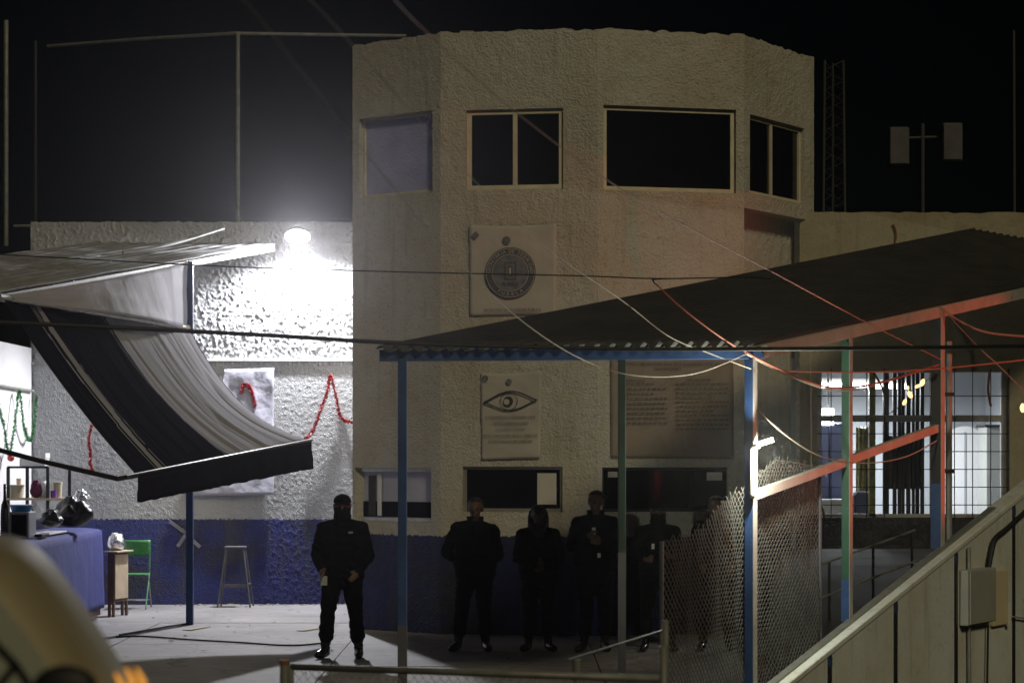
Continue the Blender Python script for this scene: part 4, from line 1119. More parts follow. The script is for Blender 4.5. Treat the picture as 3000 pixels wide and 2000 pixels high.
# banner and tinsel on the stucco wall
Yb = YW - 0.075
c = [P(658, 1082, Yb), P(803, 1078, Yb), P(803, 1448, Yb), P(560, 1452, Yb)]
def bsh(s, t):
    p = c[0].lerp(c[1], s).lerp(c[3].lerp(c[2], s), t); return p - Vector((0, 0.02 + 0.035 * fbm((s * 2, t * 3, 1), 1.1, 3), 0))
tag(MB().grid(26, 40, bsh).build('wall_banner', 'grey_vinyl', smooth=True, solid=0.003), 'creased grey vinyl banner hung on the stucco wall', 'banner')
def tinsel(name, pts, mat, label, r=0.05):
    pts = spline(pts, 9); mb = MB().tube(pts, 0.006, 5)
    for a_, b_ in zip(pts[:-1], pts[1:]):
        for k in range(20):
            p = a_.lerp(b_, random.random()); d = Vector((random.gauss(0, 1), random.gauss(0, 0.5), random.gauss(0, 1))).normalized()
            e = d.cross(Vector((random.random(), random.random(), random.random()))).normalized() * 0.011
            mb.add([p - e, p + e, p + d * r * random.uniform(0.5, 1.1)], [(0, 1, 2)])
    return tag(mb.build(name, mat, fix=False), label, 'garland')
Yt = YW - 0.11
tinsel('tinsel_garland', [P(x, y, Yt) for x, y in ((1038, 1238), (1000, 1225), (985, 1165), (968, 1102), (958, 1150), (940, 1200), (915, 1265), (890, 1290))], 'tinsel_red', 'red tinsel garland hung in a peak beside the gatehouse')
tinsel('tinsel_garland', [P(x, y, Yt) for x, y in ((708, 1150), (714, 1128), (728, 1130), (738, 1150), (748, 1190))], 'tinsel_red', 'short red tinsel loop on the creased grey banner', 0.045)
tinsel('tinsel_garland', [P(x, y, Yt) for x, y in ((268, 1245), (260, 1290), (265, 1330), (264, 1360), (275, 1385))], 'tinsel_red', 'red tinsel strand hanging beneath the awning edge', 0.04)
tinsel('tinsel_garland', [Vector((-6.93, 30.2 + d, z)) for d, z in ((0.6, 3.1), (1.2, 2.6), (1.55, 2.2), (1.9, 2.6), (2.2, 3.08), (2.5, 2.6), (2.9, 2.4), (3.2, 2.6), (3.35, 3.05))], 'tinsel_green', 'green tinsel garland draped in loops on the white partition')
tag(MB().ball((-6.9, 31.72, 2.15), 0.05, 12, 9).build('bauble', 'tinsel_red', smooth=True), 'small red ball hanging from the green tinsel', 'ornament')

# cables lying on the plaza and worn yellow marks
for nm, pts, lb in (('floor_cable', [(350, 1862), (430, 1848), (500, 1836), (556, 1828)], 'thin black cable on the ground running to the blue stall post'),
                    ('floor_cable', [(340, 1868), (420, 1866), (560, 1876), (700, 1884), (850, 1893), (945, 1886)], 'long black cable lying across the lit concrete')):
    q = [Vector(((x - 1500) / F * (14850 / (y - HY)), 14850 / (y - HY), 0.014)) for x, y in pts]
    tag(MB().tube(spline(q, 8), 0.012, 6).build(nm, 'rubber'), lb, 'cable')
def gq(x, y): Y = 14850 / (y - HY); return Vector(((x - 1500) / F * Y, Y, 0.008))
for i, (p_, q_) in enumerate((((545, 1846), (605, 1836)), ((880, 1848), (960, 1836)), ((480, 1868), (505, 1866)))):
    MB().bar(gq(*p_), gq(*q_), 0.12, 0.004).build('paint_mark', 'paint_yellow', bpy.data.objects['pavement'])

lit = MB()
for k in range(70):
    x_, y_ = random.uniform(-5.0, 1.5), random.uniform(22.4, 33.4); a_ = random.random() * 6.3; r = random.choice((0.008, 0.012, 0.02, 0.035))
    e1 = Vector((math.cos(a_) * r, math.sin(a_) * r, random.uniform(0, 0.006))); e2 = Vector((-math.sin(a_) * r * 0.6, math.cos(a_) * r * 0.6, random.uniform(0, 0.008)))
    c_ = Vector((x_, y_, 0.012)); lit.add([c_ - e1 - e2, c_ + e1 - e2, c_ + e1 + e2 * 0.6, c_ - e1 * 0.7 + e2], [(0, 1, 2, 3)])
tag(lit.build('litter', 'panel_dust', solid=0.002), 'small scraps and leaves scattered over the concrete', kind='stuff')
# ------------------------------------------------------------------ floodlight on the wall
fl = Vector(((872 - 1500) / F * 33.4, 33.4, H + (HY - 694) / F * 33.4))
fd = thing('floodlight', 'blazing white floodlight mounted on the stucco wall', 'floodlight', fl)
aim = Vector((0.02, -0.48, -0.88)).normalized(); sd = Vector((1, 0, 0)); ux = (sd - aim * sd.dot(aim)).normalized(); uy = aim.cross(ux)
MB().tube([fl - aim * 0.12, fl - aim * 0.06, fl - aim * 0.004], [0.08, 0.17, 0.19], 28).build('housing', 'grey_steel', fd)
MB().tube([fl - aim * 0.003, fl + aim * 0.012], [0.175, 0.168], 28).build('lens', 'led_cool', fd)
MB().bar(fl - aim * 0.05, (fl.x, YW, fl.z + 0.05), 0.05, 0.05).build('bracket', 'grey_steel', fd)
sp = bpy.data.lights.new('floodlight_beam', 'SPOT'); sp.energy = 2250; sp.color = (0.95, 0.955, 1.0); sp.spot_size = R(170); sp.spot_blend = 0.45; sp.shadow_soft_size = 0.09
sob = bpy.data.objects.new('floodlight_beam', sp); C.objects.link(sob); sob.location = fl + aim * 0.05
sob.rotation_euler = (-aim).to_track_quat('Z', 'Y').to_euler()

# ------------------------------------------------------------------ pipe frame, masts and poles against the sky
nf = thing('pipe_frame', 'tall grey pipe frame standing up behind the stucco wall', 'pipe frame', (-4.1, 34.6, 5.0))
Yn = 34.6
MB().tube([P(697, 660, Yn), P(697, 98, Yn)], 0.03, 8).build('pole', 'galvanised', nf)
MB().tube([P(18, 720, Yn), P(18, 60, Yn)], 0.035, 8).build('pole', 'galvanised', nf)
MB().tube([P(104, 690, 36.5), P(104, 120, 36.5)], 0.03, 8).build('pole', 'black_steel', nf)
MB().tube([P(140, 136, 36.5), P(420, 114, 35.4), P(690, 98, Yn), P(1190, 106, Yn)], 0.026, 8).build('top_pipe', 'galvanised', nf)
MB().tube([P(40, 662, Yn), P(1040, 652, Yn)], 0.02, 8).build('bottom_pipe', 'galvanised', nf)

ms = thing('radio_mast', 'slim grey lattice mast rising behind the gatehouse', 'mast', P(2440, 620, 33.0))
mc = P(2440, 620, 33.0); tri = [Vector((-0.15, -0.1, 0)), Vector((0.17, -0.06, 0)), Vector((0.03, 0.2, 0))]; hz = 2.6
mbase = Vector((mc.x, mc.y, top - 0.1))
for t_ in tri: MB().tube([mbase + t_, mbase + t_ * 0.85 + Vector((0, 0, hz))], 0.017, 6).build('leg', 'mast_metal', ms)
for i in range(3):
    br = []
    for k in range(19): br.append(mbase + (tri[i] if k % 2 else tri[(i + 1) % 3]) * (1 - 0.15 * k / 18) + Vector((0, 0, hz * k / 18)))
    MB().tube(br, 0.006, 5).build('bracing', 'mast_metal', ms)
MB().box((mbase.x - 0.2, mbase.y - 0.25, mbase.z - 0.1), (mbase.x + 0.2, mbase.y + 0.25, mbase.z + 0.12)).build('base_plate', 'mast_metal', ms)
fp_ = thing('lamp_pole', 'thin pole carrying two unlit floodlights behind the annex', 'lamp pole', P(2703, 640, 36.0))
MB().tube([P(2703, 660, 36), P(2703, 362, 36)], 0.03, 8).build('pole', 'mast_metal', fp_)
MB().tube([P(2640, 405, 36), P(2790, 400, 36)], 0.02, 8).build('cross_arm', 'mast_metal', fp_)
for px, py in ((2632, 430), (2788, 418)):
    q = P(px, py, 35.9)
    hd_ = MB().box((q.x - 0.16, 35.8, q.z - 0.3), (q.x + 0.16, 36.05, q.z + 0.3)).build('lamp_head', 'mast_metal', fp_, bevel=0.03)
    MB().box((q.x - 0.14, 35.785, q.z - 0.27), (q.x + 0.14, 35.8, q.z + 0.27)).build('lens', 'dull_steel', hd_)
tag(MB().tube([P(2972, 640, 34), P(2970, 90, 34)], 0.02, 8).build('thin_pole', 'mast_metal'), 'single thin grey pole rising behind the annex roof', 'pole')

# ------------------------------------------------------------------ overhead wires
def wire(pts, r, mat, label, n=10):
    q_ = spline([P(*p) for p in pts], n)
    if isinstance(r, list): r = [r[0] + (r[1] - r[0]) * i / (len(q_) - 1) for i in range(len(q_))]
    return tag(MB().tube(q_, r, 6).build('overhead_wire', mat, smooth=True), label, 'wire')
wire([(-60, 941, 17.5), (400, 962, 17.8), (800, 983, 18.2), (1160, 1004, 18.6), (1700, 1020, 18.9), (2180, 1022, 19), (2700, 1018, 18.5), (3060, 1014, 18)], 0.019, 'rubber', 'thick black cable stretched across the plaza past the canopy')
wire([(-60, 742, 22), (300, 762, 22), (700, 782, 22), (1200, 797, 22), (1700, 808, 22), (1930, 816, 22), (2180, 812, 22.2), (2260, 818, 22.4)], 0.007, 'rubber', 'thin black wire crossing in front of the round seal')
wire([(1140, -20, 8), (1250, 95, 9), (1510, 328, 11), (1790, 535, 13.5), (2020, 668, 16), (2270, 800, 18.5), (2540, 945, 20.5), (2755, 1052, 22)], [0.0022, 0.0055], 'wire_red', 'long pinkish wire sagging from above the gatehouse to the far post')
wire([(890, -20, 8), (1038, 138, 9), (1400, 540, 12.5), (1620, 740, 15.5), (1825, 882, 18.5), (1960, 985, 19.2), (2080, 1035, 19.6), (2200, 1080, 19.8)], [0.0018, 0.0045], 'wire_light', 'pale wire sagging over the dark roof to the corner post')
wire([(700, -20, 7), (860, 180, 8), (1030, 400, 9.5), (1300, 720, 13), (1510, 925, 16.5), (1690, 1045, 18.5), (1850, 1098, 19), (2030, 1095, 19.5), (2190, 1035, 19.8)], [0.0018, 0.0055], 'wire_light', 'pale wire dipping in a curve below the blue beam')
wire([(1925, 835, 19.5), (1990, 895, 19.5), (2080, 965, 19.6), (2150, 1012, 19.8), (2185, 1028, 19.9)], 0.007, 'wire_red', 'short orange wire running down the canopy roof')
wire([(1925, 835, 19.5), (1915, 824, 20), (1940, 817, 21), (2180, 812, 22)], 0.006, 'rubber', 'black wire end looped at the top of the canopy')
wire([(2180, 1028, 19.9), (2270, 1075, 20), (2400, 1128, 20.5), (2490, 1135, 21), (2600, 1115, 22), (2750, 1068, 23.5)], 0.011, 'wire_red', 'red cable bundle drooping between the corner post and the far post')
wire([(2185, 1035, 19.9), (2280, 1086, 20.2), (2420, 1140, 20.8), (2500, 1142, 21.2), (2560, 1130, 21.6)], 0.007, 'wire_light', 'second cable drooping below the red bundle')
wire([(2290, 1086, 20.6), (2500, 1090, 21.5), (2700, 1083, 22.5), (2850, 1070, 23), (3050, 1048, 23.4)], 0.008, 'wire_red', 'nearly level red wire passing before the lit window')
wire([(2760, 905, 23.7), (2820, 945, 23.6), (2900, 975, 23.5), (3050, 988, 23.4)], 0.013, 'wire_red', 'red cable bundle leaving the top of the far post')
wire([(2765, 905, 23.7), (2850, 1000, 23.6), (2930, 1075, 23.5), (3040, 1185, 23.4)], 0.007, 'wire_red', 'thin red wire slanting down from the far post')
wire([(2216, 1196, 20), (2290, 1265, 20.3), (2380, 1325, 20.8), (2460, 1350, 21.4), (2560, 1355, 22.2), (2660, 1335, 23), (2745, 1290, 23.7)], 0.006, 'wire_light', 'slack thin wire sagging from the lamp post over the passage')
wire([(2375, 1000, 24), (2376, 1200, 24), (2376, 1420, 24)], 0.004, 'wire_light', 'thin wire hanging straight down in the passage')
wire([(2560, 1090, 24.5), (2590, 1150, 24.5), (2600, 1215, 24.5)], 0.012, 'rubber', 'black cable hanging before the lit window')
wire([(2900, 1085, 25), (2895, 1140, 25), (2903, 1190, 25)], 0.014, 'rubber', 'short thick black cable end hanging near the grille')
wire([(2385, 1455, 24), (2410, 1490, 24), (2415, 1520, 24)], 0.012, 'rubber', 'short black cable hanging at the window corner')
# amber bulbs on a drooping string
q = [P(*p) for p in ((2600, 1215, 23.4), (2650, 1178, 23.4), (2664, 1150, 23.4), (2680, 1136, 23.4), (2702, 1122, 23.4), (2745, 1095, 23.6))]
ls = thing('string_lights', 'string of small glowing amber bulbs tied near the far post', 'string lights', q[2])
MB().tube(spline(q, 6), 0.004, 5).build('cord', 'rubber', ls)
for px, py, r, d in ((2650, 1178, 0.02, (1, 0, 2)), (2666, 1156, 0.024, (-0.5, 0, 1)), (2660, 1136, 0.013, (0, 0, 1)), (2688, 1131, 0.018, (2, 0, 1)), (2702, 1121, 0.024, (0.4, 0, 1)), (2996, 1195, 0.028, (0, 0, 1))):
    c_ = P(px, py, 23.38); d = Vector(d).normalized()
    o = MB().tube([c_ - d * r * 1.6, c_ - d * r, c_, c_ + d * r, c_ + d * r * 1.7], [r * 0.2, r * 0.75, r, r * 0.8, r * 0.3], 10).build('bulb', 'bulb_amber', ls, smooth=True)

# ------------------------------------------------------------------ people
def person(label, px, feet_py, face=0.0, hgt=1.72, pose=None, cap=False, mask=False, hair='short', stout=1.0, female=False, extras=()):
    Y = 14850 / (feet_py - HY); loc = Vector(((px - 1500) / F * Y, Y, 0)); s = hgt / 1.75
    root = thing('person', label, 'person', loc, 'people standing outside the gatehouse')
    J = dict(sl=(-0.19, 0, 1.40), sr=(0.19, 0, 1.40), el=(-0.27, 0.03, 1.12), er=(0.27, 0.03, 1.12), wl=(-0.19, -0.14, 0.98), wr=(0.19, -0.14, 0.98),
             hl=(-0.1, 0, 0.90), hr=(0.1, 0, 0.90), kl=(-0.13, -0.02, 0.48), kr=(0.13, -0.02, 0.48), al=(-0.15, 0.03, 0.09), ar=(0.15, 0.03, 0.09), tl=(-0.19, -0.15, 0.035), tr=(0.19, -0.15, 0.035))
    if pose: J.update(pose)
    V3 = {k: Vector(v) for k, v in J.items()}
    pr = []
    def cap_(p, r0, q_, r1, t): pr.append((Vector(p), r0, Vector(q_), r1, t))
    st = stout
    # torso under a bulky jacket
    for z, hw, r in ((1.36, 0.12, 0.095), (1.25, 0.12, 0.125), (1.12, 0.11, 0.13), (1.0, 0.11, 0.135), (0.90, 0.10, 0.13)):
        cap_((-hw * st, 0.01, z), r * (0.97 if female else 1), (hw * st, 0.01, z), r * (0.97 if female else 1), 'jacket')
    cap_((0, 0.01, 1.36), 0.11, (0, 0.01, 0.95), 0.13 * st, 'jacket')
    for k in 'lr':
        cap_((0, 0.015, 1.45), 0.075, V3['s' + k], 0.08, 'jacket')
        cap_(V3['s' + k], 0.085, V3['e' + k], 0.068, 'jacket')
        cap_(V3['e' + k], 0.068, V3['w' + k], 0.048, 'jacket')
        # hand: palm, four fingers, thumb
        wv = V3['w' + k]; d = (wv - V3['e' + k]).normalized(); sdv = -1 if k == 'l' else 1
        side = Vector((-sdv * 0.6, -0.6, 0.3)); side = (side - d * side.dot(d)).normalized(); pal = d.cross(side).normalized()
        cap_(wv, 0.03, wv + d * 0.05, 0.034, 'skin')
        for f_ in range(4):
            b0 = wv + d * 0.075 + side * (0.027 - 0.018 * f_); ln = (0.062, 0.072, 0.067, 0.052)[f_]
            b1 = b0 + d * ln * 0.55 + pal * 0.008; b2 = b1 + d * ln * 0.35 + pal * 0.022
            cap_(wv + d * 0.04 + side * (0.02 - 0.014 * f_), 0.014, b0, 0.0105, 'skin')
            cap_(b0, 0.0105, b1, 0.0095, 'skin'); cap_(b1, 0.0095, b2, 0.008, 'skin')
        t0_ = wv + d * 0.02 + side * 0.03; t1_ = t0_ + side * 0.028 + d * 0.028; cap_(t0_, 0.014, t1_, 0.011, 'skin'); cap_(t1_, 0.011, t1_ + d * 0.03 + pal * 0.01, 0.009, 'skin')
        # legs, loose trousers bloused over boots
        h_, kn, an, to = V3['h' + k], V3['k' + k], V3['a' + k], V3['t' + k]
        cap_(h_, 0.115, kn.lerp(h_, 0.4), 0.1, 'trousers'); cap_(kn.lerp(h_, 0.45), 0.1, kn, 0.08, 'trousers')
        cap_(kn, 0.08, kn.lerp(an, 0.4), 0.078, 'trousers'); cap_(kn.lerp(an, 0.4), 0.08, kn.lerp(an, 0.62), 0.084, 'trousers')
        cap_(kn.lerp(an, 0.62), 0.06, an, 0.05, 'boots'); cap_(an + Vector((0, 0.03, -0.035)), 0.05, to.lerp(an, 0.4) + Vector((0, 0, -0.008)), 0.052, 'boots')
        cap_(to.lerp(an, 0.4) + Vector((0, 0, -0.012)), 0.05, to + Vector((0, 0, 0.008)), 0.042, 'boots')
    cap_((0, 0, 0.93), 0.12, (0, 0, 0.84), 0.11, 'trousers')
    # neck and head
    cap_((0, 0.012, 1.44), 0.062, (0, 0.0, 1.56), 0.056, 'jacket' if mask else 'skin')
    fx = math.sin(face)
    def hp(x, y, z): return Vector((x * math.cos(face) - y * math.sin(face), x * math.sin(face) + y * math.cos(face), z))
    cap_(hp(0, 0.012, 1.665), 0.086, hp(0, 0.0, 1.655), 0.086, 'skin')
    cap_(hp(0, -0.02, 1.60), 0.066, hp(0, -0.042, 1.565), 0.042, 'jacket' if mask else 'skin')
    cap_(hp(0, -0.086, 1.655), 0.012, hp(0, -0.104, 1.615), 0.016, 'skin')
    cap_(hp(-0.04, -0.074, 1.668), 0.014, hp(0.04, -0.074, 1.668), 0.014, 'skin')
    cap_(hp(-0.022, -0.076, 1.583), 0.009, hp(0.022, -0.076, 1.583), 0.009, 'jacket' if mask else 'skin')
    for e_ in (-1, 1):
        cap_(hp(e_ * 0.088, 0.01, 1.655), 0.014, hp(e_ * 0.084, 0.012, 1.612), 0.012, 'skin')
        cap_(hp(e_ * 0.031, -0.083, 1.648), 0.0105, hp(e_ * 0.033, -0.083, 1.648), 0.0105, 'eye')
    mb = MB()
    for p, r0, q_, r1, t in pr:
        if (p - q_).length < 0.006: mb.ball(p, max(r0, r1), 14, 10); continue
        ax = (q_ - p); L_ = ax.length; d = ax / L_
        pts, rs = [], []
        for a_ in (-1.35, -0.9, -0.45): pts.append(p + d * r0 * math.sin(a_)); rs.append(r0 * math.cos(a_))
        pts.append(p); rs.append(r0); pts.append(q_); rs.append(r1)
        for a_ in (0.45, 0.9, 1.35): pts.append(q_ + d * r1 * math.sin(a_)); rs.append(r1 * math.cos(a_))
        mb.tube(pts, rs, 14)
    me = bpy.data.meshes.new('tmp'); me.from_pydata([tuple(v * s) for v in mb.v], [], mb.f)
    bm = bmesh.new(); bm.from_mesh(me); bmesh.ops.recalc_face_normals(bm, faces=bm.faces); bm.to_mesh(me); bm.free()
    to_ = bpy.data.objects.new('tmp', me); C.objects.link(to_)
    rmod = to_.modifiers.new('r', 'REMESH'); rmod.mode = 'VOXEL'; rmod.voxel_size = 0.0095
    sm = to_.modifiers.new('s', 'SMOOTH'); sm.iterations = 3; sm.factor = 0.5
    dg = bpy.context.evaluated_depsgraph_get(); dg.update()
    bmz = bpy.data.meshes.new_from_object(to_.evaluated_get(dg)); bmz.name = 'body'
    bpy.data.objects.remove(to_)
    nv = len(bmz.vertices); co = np.empty(nv * 3); bmz.vertices.foreach_get('co', co); co = co.reshape(-1, 3)
    # cloth wrinkles
    no = np.empty(nv * 3); bmz.vertices.foreach_get('normal', no); no = no.reshape(-1, 3)
    ph = px * 0.37
    for vi in range(nv):
        x_, y_, z_ = co[vi]
        if z_ < 1.46 * s and z_ > 0.12 and not (abs(x_) < 0.3 and y_ < -0.2):
            co[vi] += no[vi] * (0.011 * mnoise.noise(Vector((x_ * 9 + ph, y_ * 9, z_ * 17 + 5 * x_))) + 0.006 * mnoise.noise(Vector((x_ * 22 + ph, y_ * 22, z_ * 30))))
    bmz.vertices.foreach_set('co', co.ravel()); bmz.update()
    tags = ['jacket', 'trousers', 'boots', 'skin', 'eye']
    npoly = len(bmz.polygons); ce = np.empty(npoly * 3); bmz.polygons.foreach_get('center', ce); ce = ce.reshape(-1, 3) / s
    best = np.full(npoly, 9.0); bi = np.zeros(npoly, int)
    for p, r0, q_, r1, t in pr:
        a_ = np.array(p); b2_ = np.array(q_); ab = b2_ - a_; tt = np.clip(((ce - a_) @ ab) / max(ab @ ab, 1e-9), 0, 1)
        d_ = np.linalg.norm(ce - (a_ + tt[:, None] * ab), axis=1) - (r0 + (r1 - r0) * tt)
        if t == 'eye': d_ = d_ - 0.004
        mk = d_ < best; best[mk] = d_[mk]; bi[mk] = tags.index(t)
    for t in tags: bmz.materials.append(MATS[t])
    bmz.polygons.foreach_set('material_index', bi.astype(np.int32)); bmz.polygons.foreach_set('use_smooth', np.ones(npoly, bool))
    body = bpy.data.objects.new('body', bmz); C.objects.link(body); body.parent = root
    def part(mbx, name, mat, **kw):
        for i, v in enumerate(mbx.v): mbx.v[i] = v * s + loc
        return mbx.build(name, mat, root, **kw)
    # collar
    col = MB()
    N_ = 20
    for j, (z, r, tl_) in enumerate(((1.43, 0.1, 0), (1.50, 0.085, 0), (1.54, 0.088, 0.01))):
        for k in range(N_):
            t = 2 * math.pi * k / N_; col.v.append(Vector((r * math.cos(t) * 1.05, 0.008 + r * math.sin(t), z + tl_ - (0.05 if math.sin(t) < -0.85 and not mask else 0))))
    for j in range(2):
        for k in range(N_): col.f.append((j * N_ + k, j * N_ + (k + 1) % N_, (j + 1) * N_ + (k + 1) % N_, (j + 1) * N_ + k))
    part(col, 'collar', 'fur' if female else 'jacket', smooth=True, solid=0.012 if not female else 0.04)
    if cap:
        cm = MB().ball((0, 0, 0), 1.0, 24, 14)
        keep = MB()
        cm.v = [hp(v.x * 0.099, 0.008 + v.y * 0.108, 1.682 + (v.z * 0.092 if v.z > 0 else v.z * 0.012)) for v in cm.v]
        c_o = part(cm, 'cap', 'jacket', smooth=True)
        bmv = MB().grid(12, 5, lambda a_, b2: hp(0.085 * math.sin((a_ - 0.5) * 2.4), -0.075 - 0.075 * b2 * math.cos((a_ - 0.5) * 2.2), 1.688 - 0.022 * b2 - 0.015 * (2 * a_ - 1) ** 2))
        part(bmv, 'cap_brim', 'jacket', smooth=True, solid=0.006)
    else:
        hm = MB().ball((0, 0, 0), 1.0, 26, 18)
        hv = []
        for v in hm.v:
            k = 1 + 0.04 * fbm(v * 3, 1.5, 2)
            x, y, z = v.x * 0.097 * k, 0.018 + v.y * 0.1 * k, 1.682 + v.z * 0.088 * k
            if v.y < -0.15 and v.z < 0.42: x *= 0.72; y = 0.0 + v.y * 0.05; z = max(z, 1.655) if hair == 'short' else z
            if hair == 'short' and z < 1.63: z = 1.63 + (z - 1.63) * 0.2; x *= 0.9
            hv.append(hp(x, y, z))
        hm.v = hv; part(hm, 'hair', 'hair', smooth=True)
        if hair == 'long':
            for e_ in (-1, 1):
                part(MB().tube([hp(e_ * 0.075, 0.04, 1.69), hp(e_ * 0.092, 0.045, 1.6), hp(e_ * 0.088, 0.05, 1.5), hp(e_ * 0.07, 0.06, 1.42)], [0.035, 0.04, 0.04, 0.022], 10), 'hair', 'hair', smooth=True)
            part(MB().tube([hp(0, 0.08, 1.68), hp(0, 0.095, 1.56), hp(0, 0.1, 1.42)], [0.05, 0.06, 0.035], 12), 'hair', 'hair', smooth=True)
    if mask:
        gm = MB()
        for j, (z, rx, ry, yo) in enumerate(((1.475, 0.082, 0.085, 0.005), (1.53, 0.085, 0.088, -0.002), (1.58, 0.08, 0.092, -0.008), (1.622, 0.088, 0.104, -0.006))):
            for k in range(N_):
                t = 2 * math.pi * k / N_; gm.v.append(hp(rx * 1.06 * math.cos(t), yo + ry * math.sin(t), z))
        for j in range(3):
            for k in range(N_): gm.f.append((j * N_ + k, j * N_ + (k + 1) % N_, (j + 1) * N_ + (k + 1) % N_, (j + 1) * N_ + k))
        part(gm, 'face_covering', 'jacket', smooth=True, solid=0.008)
    for (nm, c_, sz, mt) in extras:
        part(MB().box(tuple(a_ - b2 / 2 for a_, b2 in zip(c_, sz)), tuple(a_ + b2 / 2 for a_, b2 in zip(c_, sz))), nm, mt, bevel=0.004)
    return root


person('man in black jacket and cap with covered face standing legs apart on lit concrete', 1003, 1926, 0.05, 1.75,
       dict(sl=(-0.2, 0, 1.40), sr=(0.2, 0, 1.40), el=(-0.285, 0.05, 1.12), er=(0.285, 0.05, 1.10), wl=(-0.22, -0.12, 0.965), wr=(0.17, -0.17, 0.93),
            hl=(-0.1, 0, 0.88), hr=(0.1, 0, 0.88), kl=(-0.155, -0.03, 0.49), kr=(0.145, -0.03, 0.47), al=(-0.185, 0.02, 0.09), ar=(0.175, 0.02, 0.09), tl=(-0.255, -0.12, 0.035), tr=(0.19, -0.17, 0.035)),
       cap=True, mask=True, stout=1.12, extras=(('pouch', (-0.19, -0.1, 0.84), (0.07, 0.06, 0.1), 'box_grey'), ('name_patch', (0.1, -0.155, 1.36), (0.05, 0.01, 0.02), 'grey_steel')))
person('person with short hair in dark jacket, elbows out, below the ticket window', 1392, 1906, -0.1, 1.70,
       dict(sl=(-0.2, 0.01, 1.41), sr=(0.2, 0, 1.38), el=(-0.34, 0.09, 1.14), er=(0.27, 0.05, 1.1), wl=(-0.17, 0.16, 1.0), wr=(0.12, 0.18, 0.98), kl=(-0.15, -0.03, 0.48), kr=(0.1, 0.0, 0.48), al=(-0.2, 0.0, 0.09), ar=(0.12, 0.05, 0.09), tl=(-0.27, -0.15, 0.035), tr=(0.16, -0.13, 0.035)), stout=1.1)
person('woman with long hair in dark coat with fur collar, hands in front', 1577, 1905, 0.0, 1.62,
       dict(el=(-0.25, 0.02, 1.12), er=(0.25, 0.02, 1.12), wl=(-0.02, -0.19, 1.08), wr=(0.06, -0.2, 1.03), kl=(-0.11, -0.02, 0.48), kr=(0.11, -0.02, 0.48), al=(-0.12, 0.03, 0.09), ar=(0.12, 0.03, 0.09)), hair='long', female=True)
person('tall person with pulled-back hair holding hands at chest beside green post', 1745, 1906, -0.45, 1.78,
       dict(el=(-0.26, 0.0, 1.16), er=(0.27, 0.02, 1.14), wl=(-0.10, -0.2, 1.26), wr=(0.05, -0.2, 1.2), kl=(-0.1, -0.05, 0.48), al=(-0.14, -0.06, 0.09), tl=(-0.2, -0.23, 0.035), kr=(0.1, 0.01, 0.48), ar=(0.1, 0.06, 0.09), tr=(0.13, -0.12, 0.035)), hair='short',
       extras=(('badge', (0.03, -0.185, 1.06), (0.035, 0.01, 0.05), 'badge'), ('phone', (-0.03, -0.27, 1.33), (0.04, 0.012, 0.075), 'badge')))
person('masked person in dark cap and jacket with white tag, by the mesh fence', 1928, 1906, 0.1, 1.66,
       dict(el=(-0.29, 0.0, 1.12), er=(0.30, 0.05, 1.12), wl=(0.06, -0.21, 1.13), wr=(-0.06, -0.19, 1.09)), cap=True, mask=True,
       extras=(('badge', (-0.07, -0.16, 1.24), (0.035, 0.01, 0.065), 'badge'),))
person('person in dark clothes half hidden behind the mesh fence', 2098, 1904, -0.2, 1.72,
       dict(el=(-0.27, 0.02, 1.12), er=(0.27, 0.02, 1.12)), stout=1.05)

# ------------------------------------------------------------------ parked van corner close to the camera
vn = thing('parked_van', 'blurred rounded corner of an olive van with windscreen, close up', 'van', (-1.9, 6.4, -1.3))
sil = [(-900, 1520), (-300, 1535), (0, 1556), (70, 1570), (130, 1610), (190, 1680), (250, 1765), (310, 1855), (370, 1950), (430, 2060), (500, 2200), (560, 2400), (590, 2700), (600, 3400)]
Yv = 6.0
base_ = [P(x, y, Yv) for x, y in sil]
rings = []
for (Yk, k_) in ((5.30, 0.86), (5.31, 0.885), (5.36, 0.92), (5.45, 0.95), (5.6, 0.975), (5.8, 0.992), (6.0, 1.0)):
    rings.append([P(-900 + (x + 900) * k_, 2600 + (y - 2600) * k_, Yk) for x, y in sil])
for (Yk, k_) in ((6.25, 0.985), (6.6, 0.95), (7.0, 0.88), (7.3, 0.78)):
    rings.append([P(-900 + (x + 900) * k_, 2600 + (y - 2600) * k_, Yk) for x, y in sil])
mb = MB(); nb = len(base_)
for r_ in rings: mb.v += r_
for k in range(len(rings) - 1):
    for i in range(nb - 1):
        a_ = k * nb + i; mb.f.append((a_, a_ + 1, a_ + nb + 1, a_ + nb))
o = mb.build('body', 'van_paint', vn, smooth=True)
ss = o.modifiers.new('sub', 'SUBSURF'); ss.levels = 2; ss.render_levels = 2
fr_ = [p + Vector((0, -0.004, 0)) for p in rings[0]]
mb = MB(); mb.v = fr_ + [Vector((fr_[0].x, fr_[0].y, fr_[-1].z))]; mb.f = [tuple(range(len(mb.v)))]
mb.build('windscreen', 'van_glass', vn, fix=False)
yv = rings[0][0].y - 0.02
MB().tube([P(-30, 1860, yv), P(15, 1905, yv), P(55, 1950, yv), P(95, 2010, yv)], 0.006, 6).build('wiper', 'rubber', vn)
MB().tube([P(50, 1935, yv - 0.01), P(10, 1985, yv - 0.01), P(-20, 2020, yv - 0.01)], 0.006, 6).build('wiper', 'rubber', vn)
q = P(190, 2010, yv)
MB().ball(q, (0.075, 0.03, 0.05), 16, 10).build('mirror', 'rubber', vn, smooth=True)
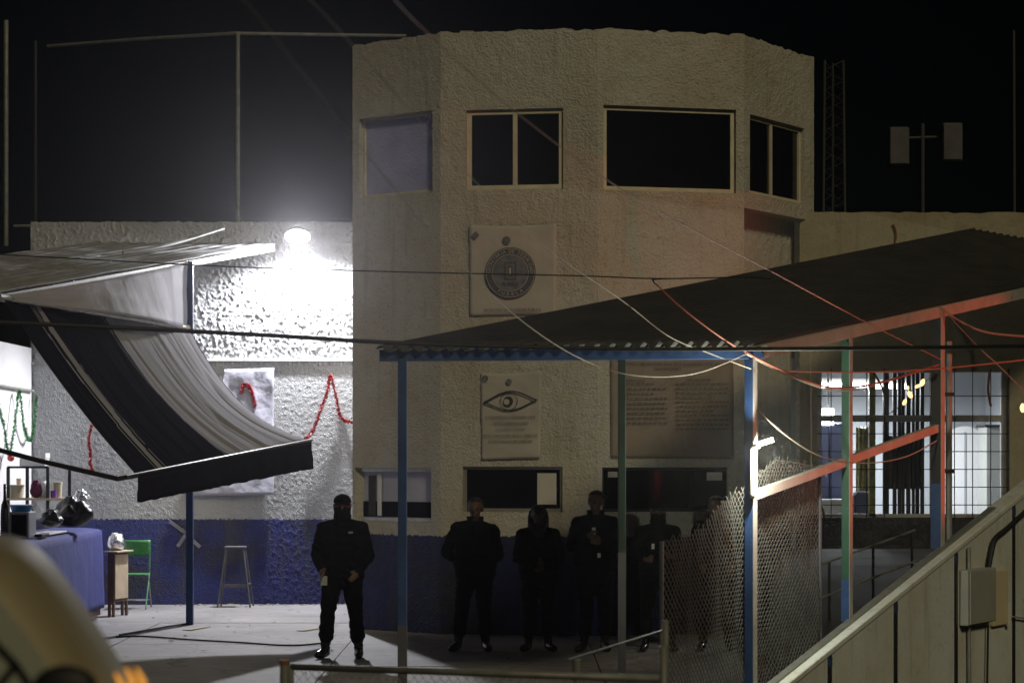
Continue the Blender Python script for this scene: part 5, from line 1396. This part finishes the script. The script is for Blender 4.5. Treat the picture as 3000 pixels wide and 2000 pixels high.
for px, py in ((382, 1985), (412, 1985), (352, 2000)):
    q0, q1 = P(px - 14, py - 30, 5.4), P(px + 12, py + 40, 5.4)
    MB().tube([q0, q0.lerp(q1, 0.5) + Vector((0.004, 0, 0.002)), q1], [0.003, 0.007, 0.008], 8).build('amber_glint', 'amber', vn, smooth=True)  # glowing streaks stand in for orange reflections on the body

# ------------------------------------------------------------------ assumed red lamp outside the frame on the right, added for the red light
bp_ = Vector((6.9, 23.6, 1.95))
bc = thing('assumed_red_lamp', 'assumed unseen red lamp on an added pole beyond the ramp wall', 'lamp', (bp_.x, bp_.y, -1.3))  # unseen source, assumed and added to light posts, beam and wires red
MB().tube([(bp_.x, bp_.y, -1.3), (bp_.x, bp_.y, bp_.z - 0.075)], 0.05, 10).build('pole', 'grey_steel', bc)  # pole added to carry the assumed lamp
MB().tube([(bp_.x, bp_.y, bp_.z - 0.075), (bp_.x, bp_.y, bp_.z - 0.06)], 0.36, 24).build('tray', 'black_steel', bc)  # plate added to cut off the red light below
arc_ = [Vector((bp_.x - 0.3 * math.cos(t), bp_.y + 0.3 * math.sin(t), 0)) for t in np.linspace(R(9), R(100), 12)]
MB().grid(11, 1, lambda a_, b2: arc_[round(a_ * 11)] + Vector((0, 0, bp_.z - 0.06 + 0.135 * b2))).build('shade', 'black_steel', bc, solid=0.004)  # rim added to stop red light reaching tower and people
MB().box((bp_.x + 0.1, bp_.y - 0.15, bp_.z - 0.06), (bp_.x + 0.2, bp_.y + 0.15, bp_.z + 0.2)).build('housing', 'black_steel', bc)
MB().box((bp_.x + 0.085, bp_.y - 0.12, bp_.z - 0.04), (bp_.x + 0.1, bp_.y + 0.12, bp_.z + 0.17)).build('lens', 'assumed_lamp_red', bc)
rl_ = bpy.data.lights.new('assumed_red_lamp_light', 'SPOT'); rl_.energy = 180; rl_.color = (1.0, 0.08, 0.03); rl_.shadow_soft_size = 0.03  # red light of the assumed, unseen lamp
rl_.specular_factor = 0.3; rl_.spot_size = R(112); rl_.spot_blend = 0.35
ro = bpy.data.objects.new('assumed_red_lamp_light', rl_); C.objects.link(ro); ro.location = bp_
ro.rotation_euler = Vector((1, -0.12, -0.12)).to_track_quat('Z', 'Y').to_euler()

# ------------------------------------------------------------------ night haze
hz_ = MB().box((-14, -2, -2.6), (12, 42, 12)).build('haze', 'concrete')
hm_ = bpy.data.materials.new('haze'); hm_.use_nodes = True; hn = hm_.node_tree
hn.nodes.remove(hn.nodes['Principled BSDF'])
vol = hn.nodes.new('ShaderNodeVolumePrincipled'); vol.inputs['Density'].default_value = 0.00038; vol.inputs['Color'].default_value = (0.95, 0.93, 1.0, 1)
vol.inputs['Anisotropy'].default_value = 0.92
hn.links.new(vol.outputs[0], hn.nodes['Material Output'].inputs['Volume'])
hz_.data.materials[0] = hm_
hz_['kind'] = 'stuff'
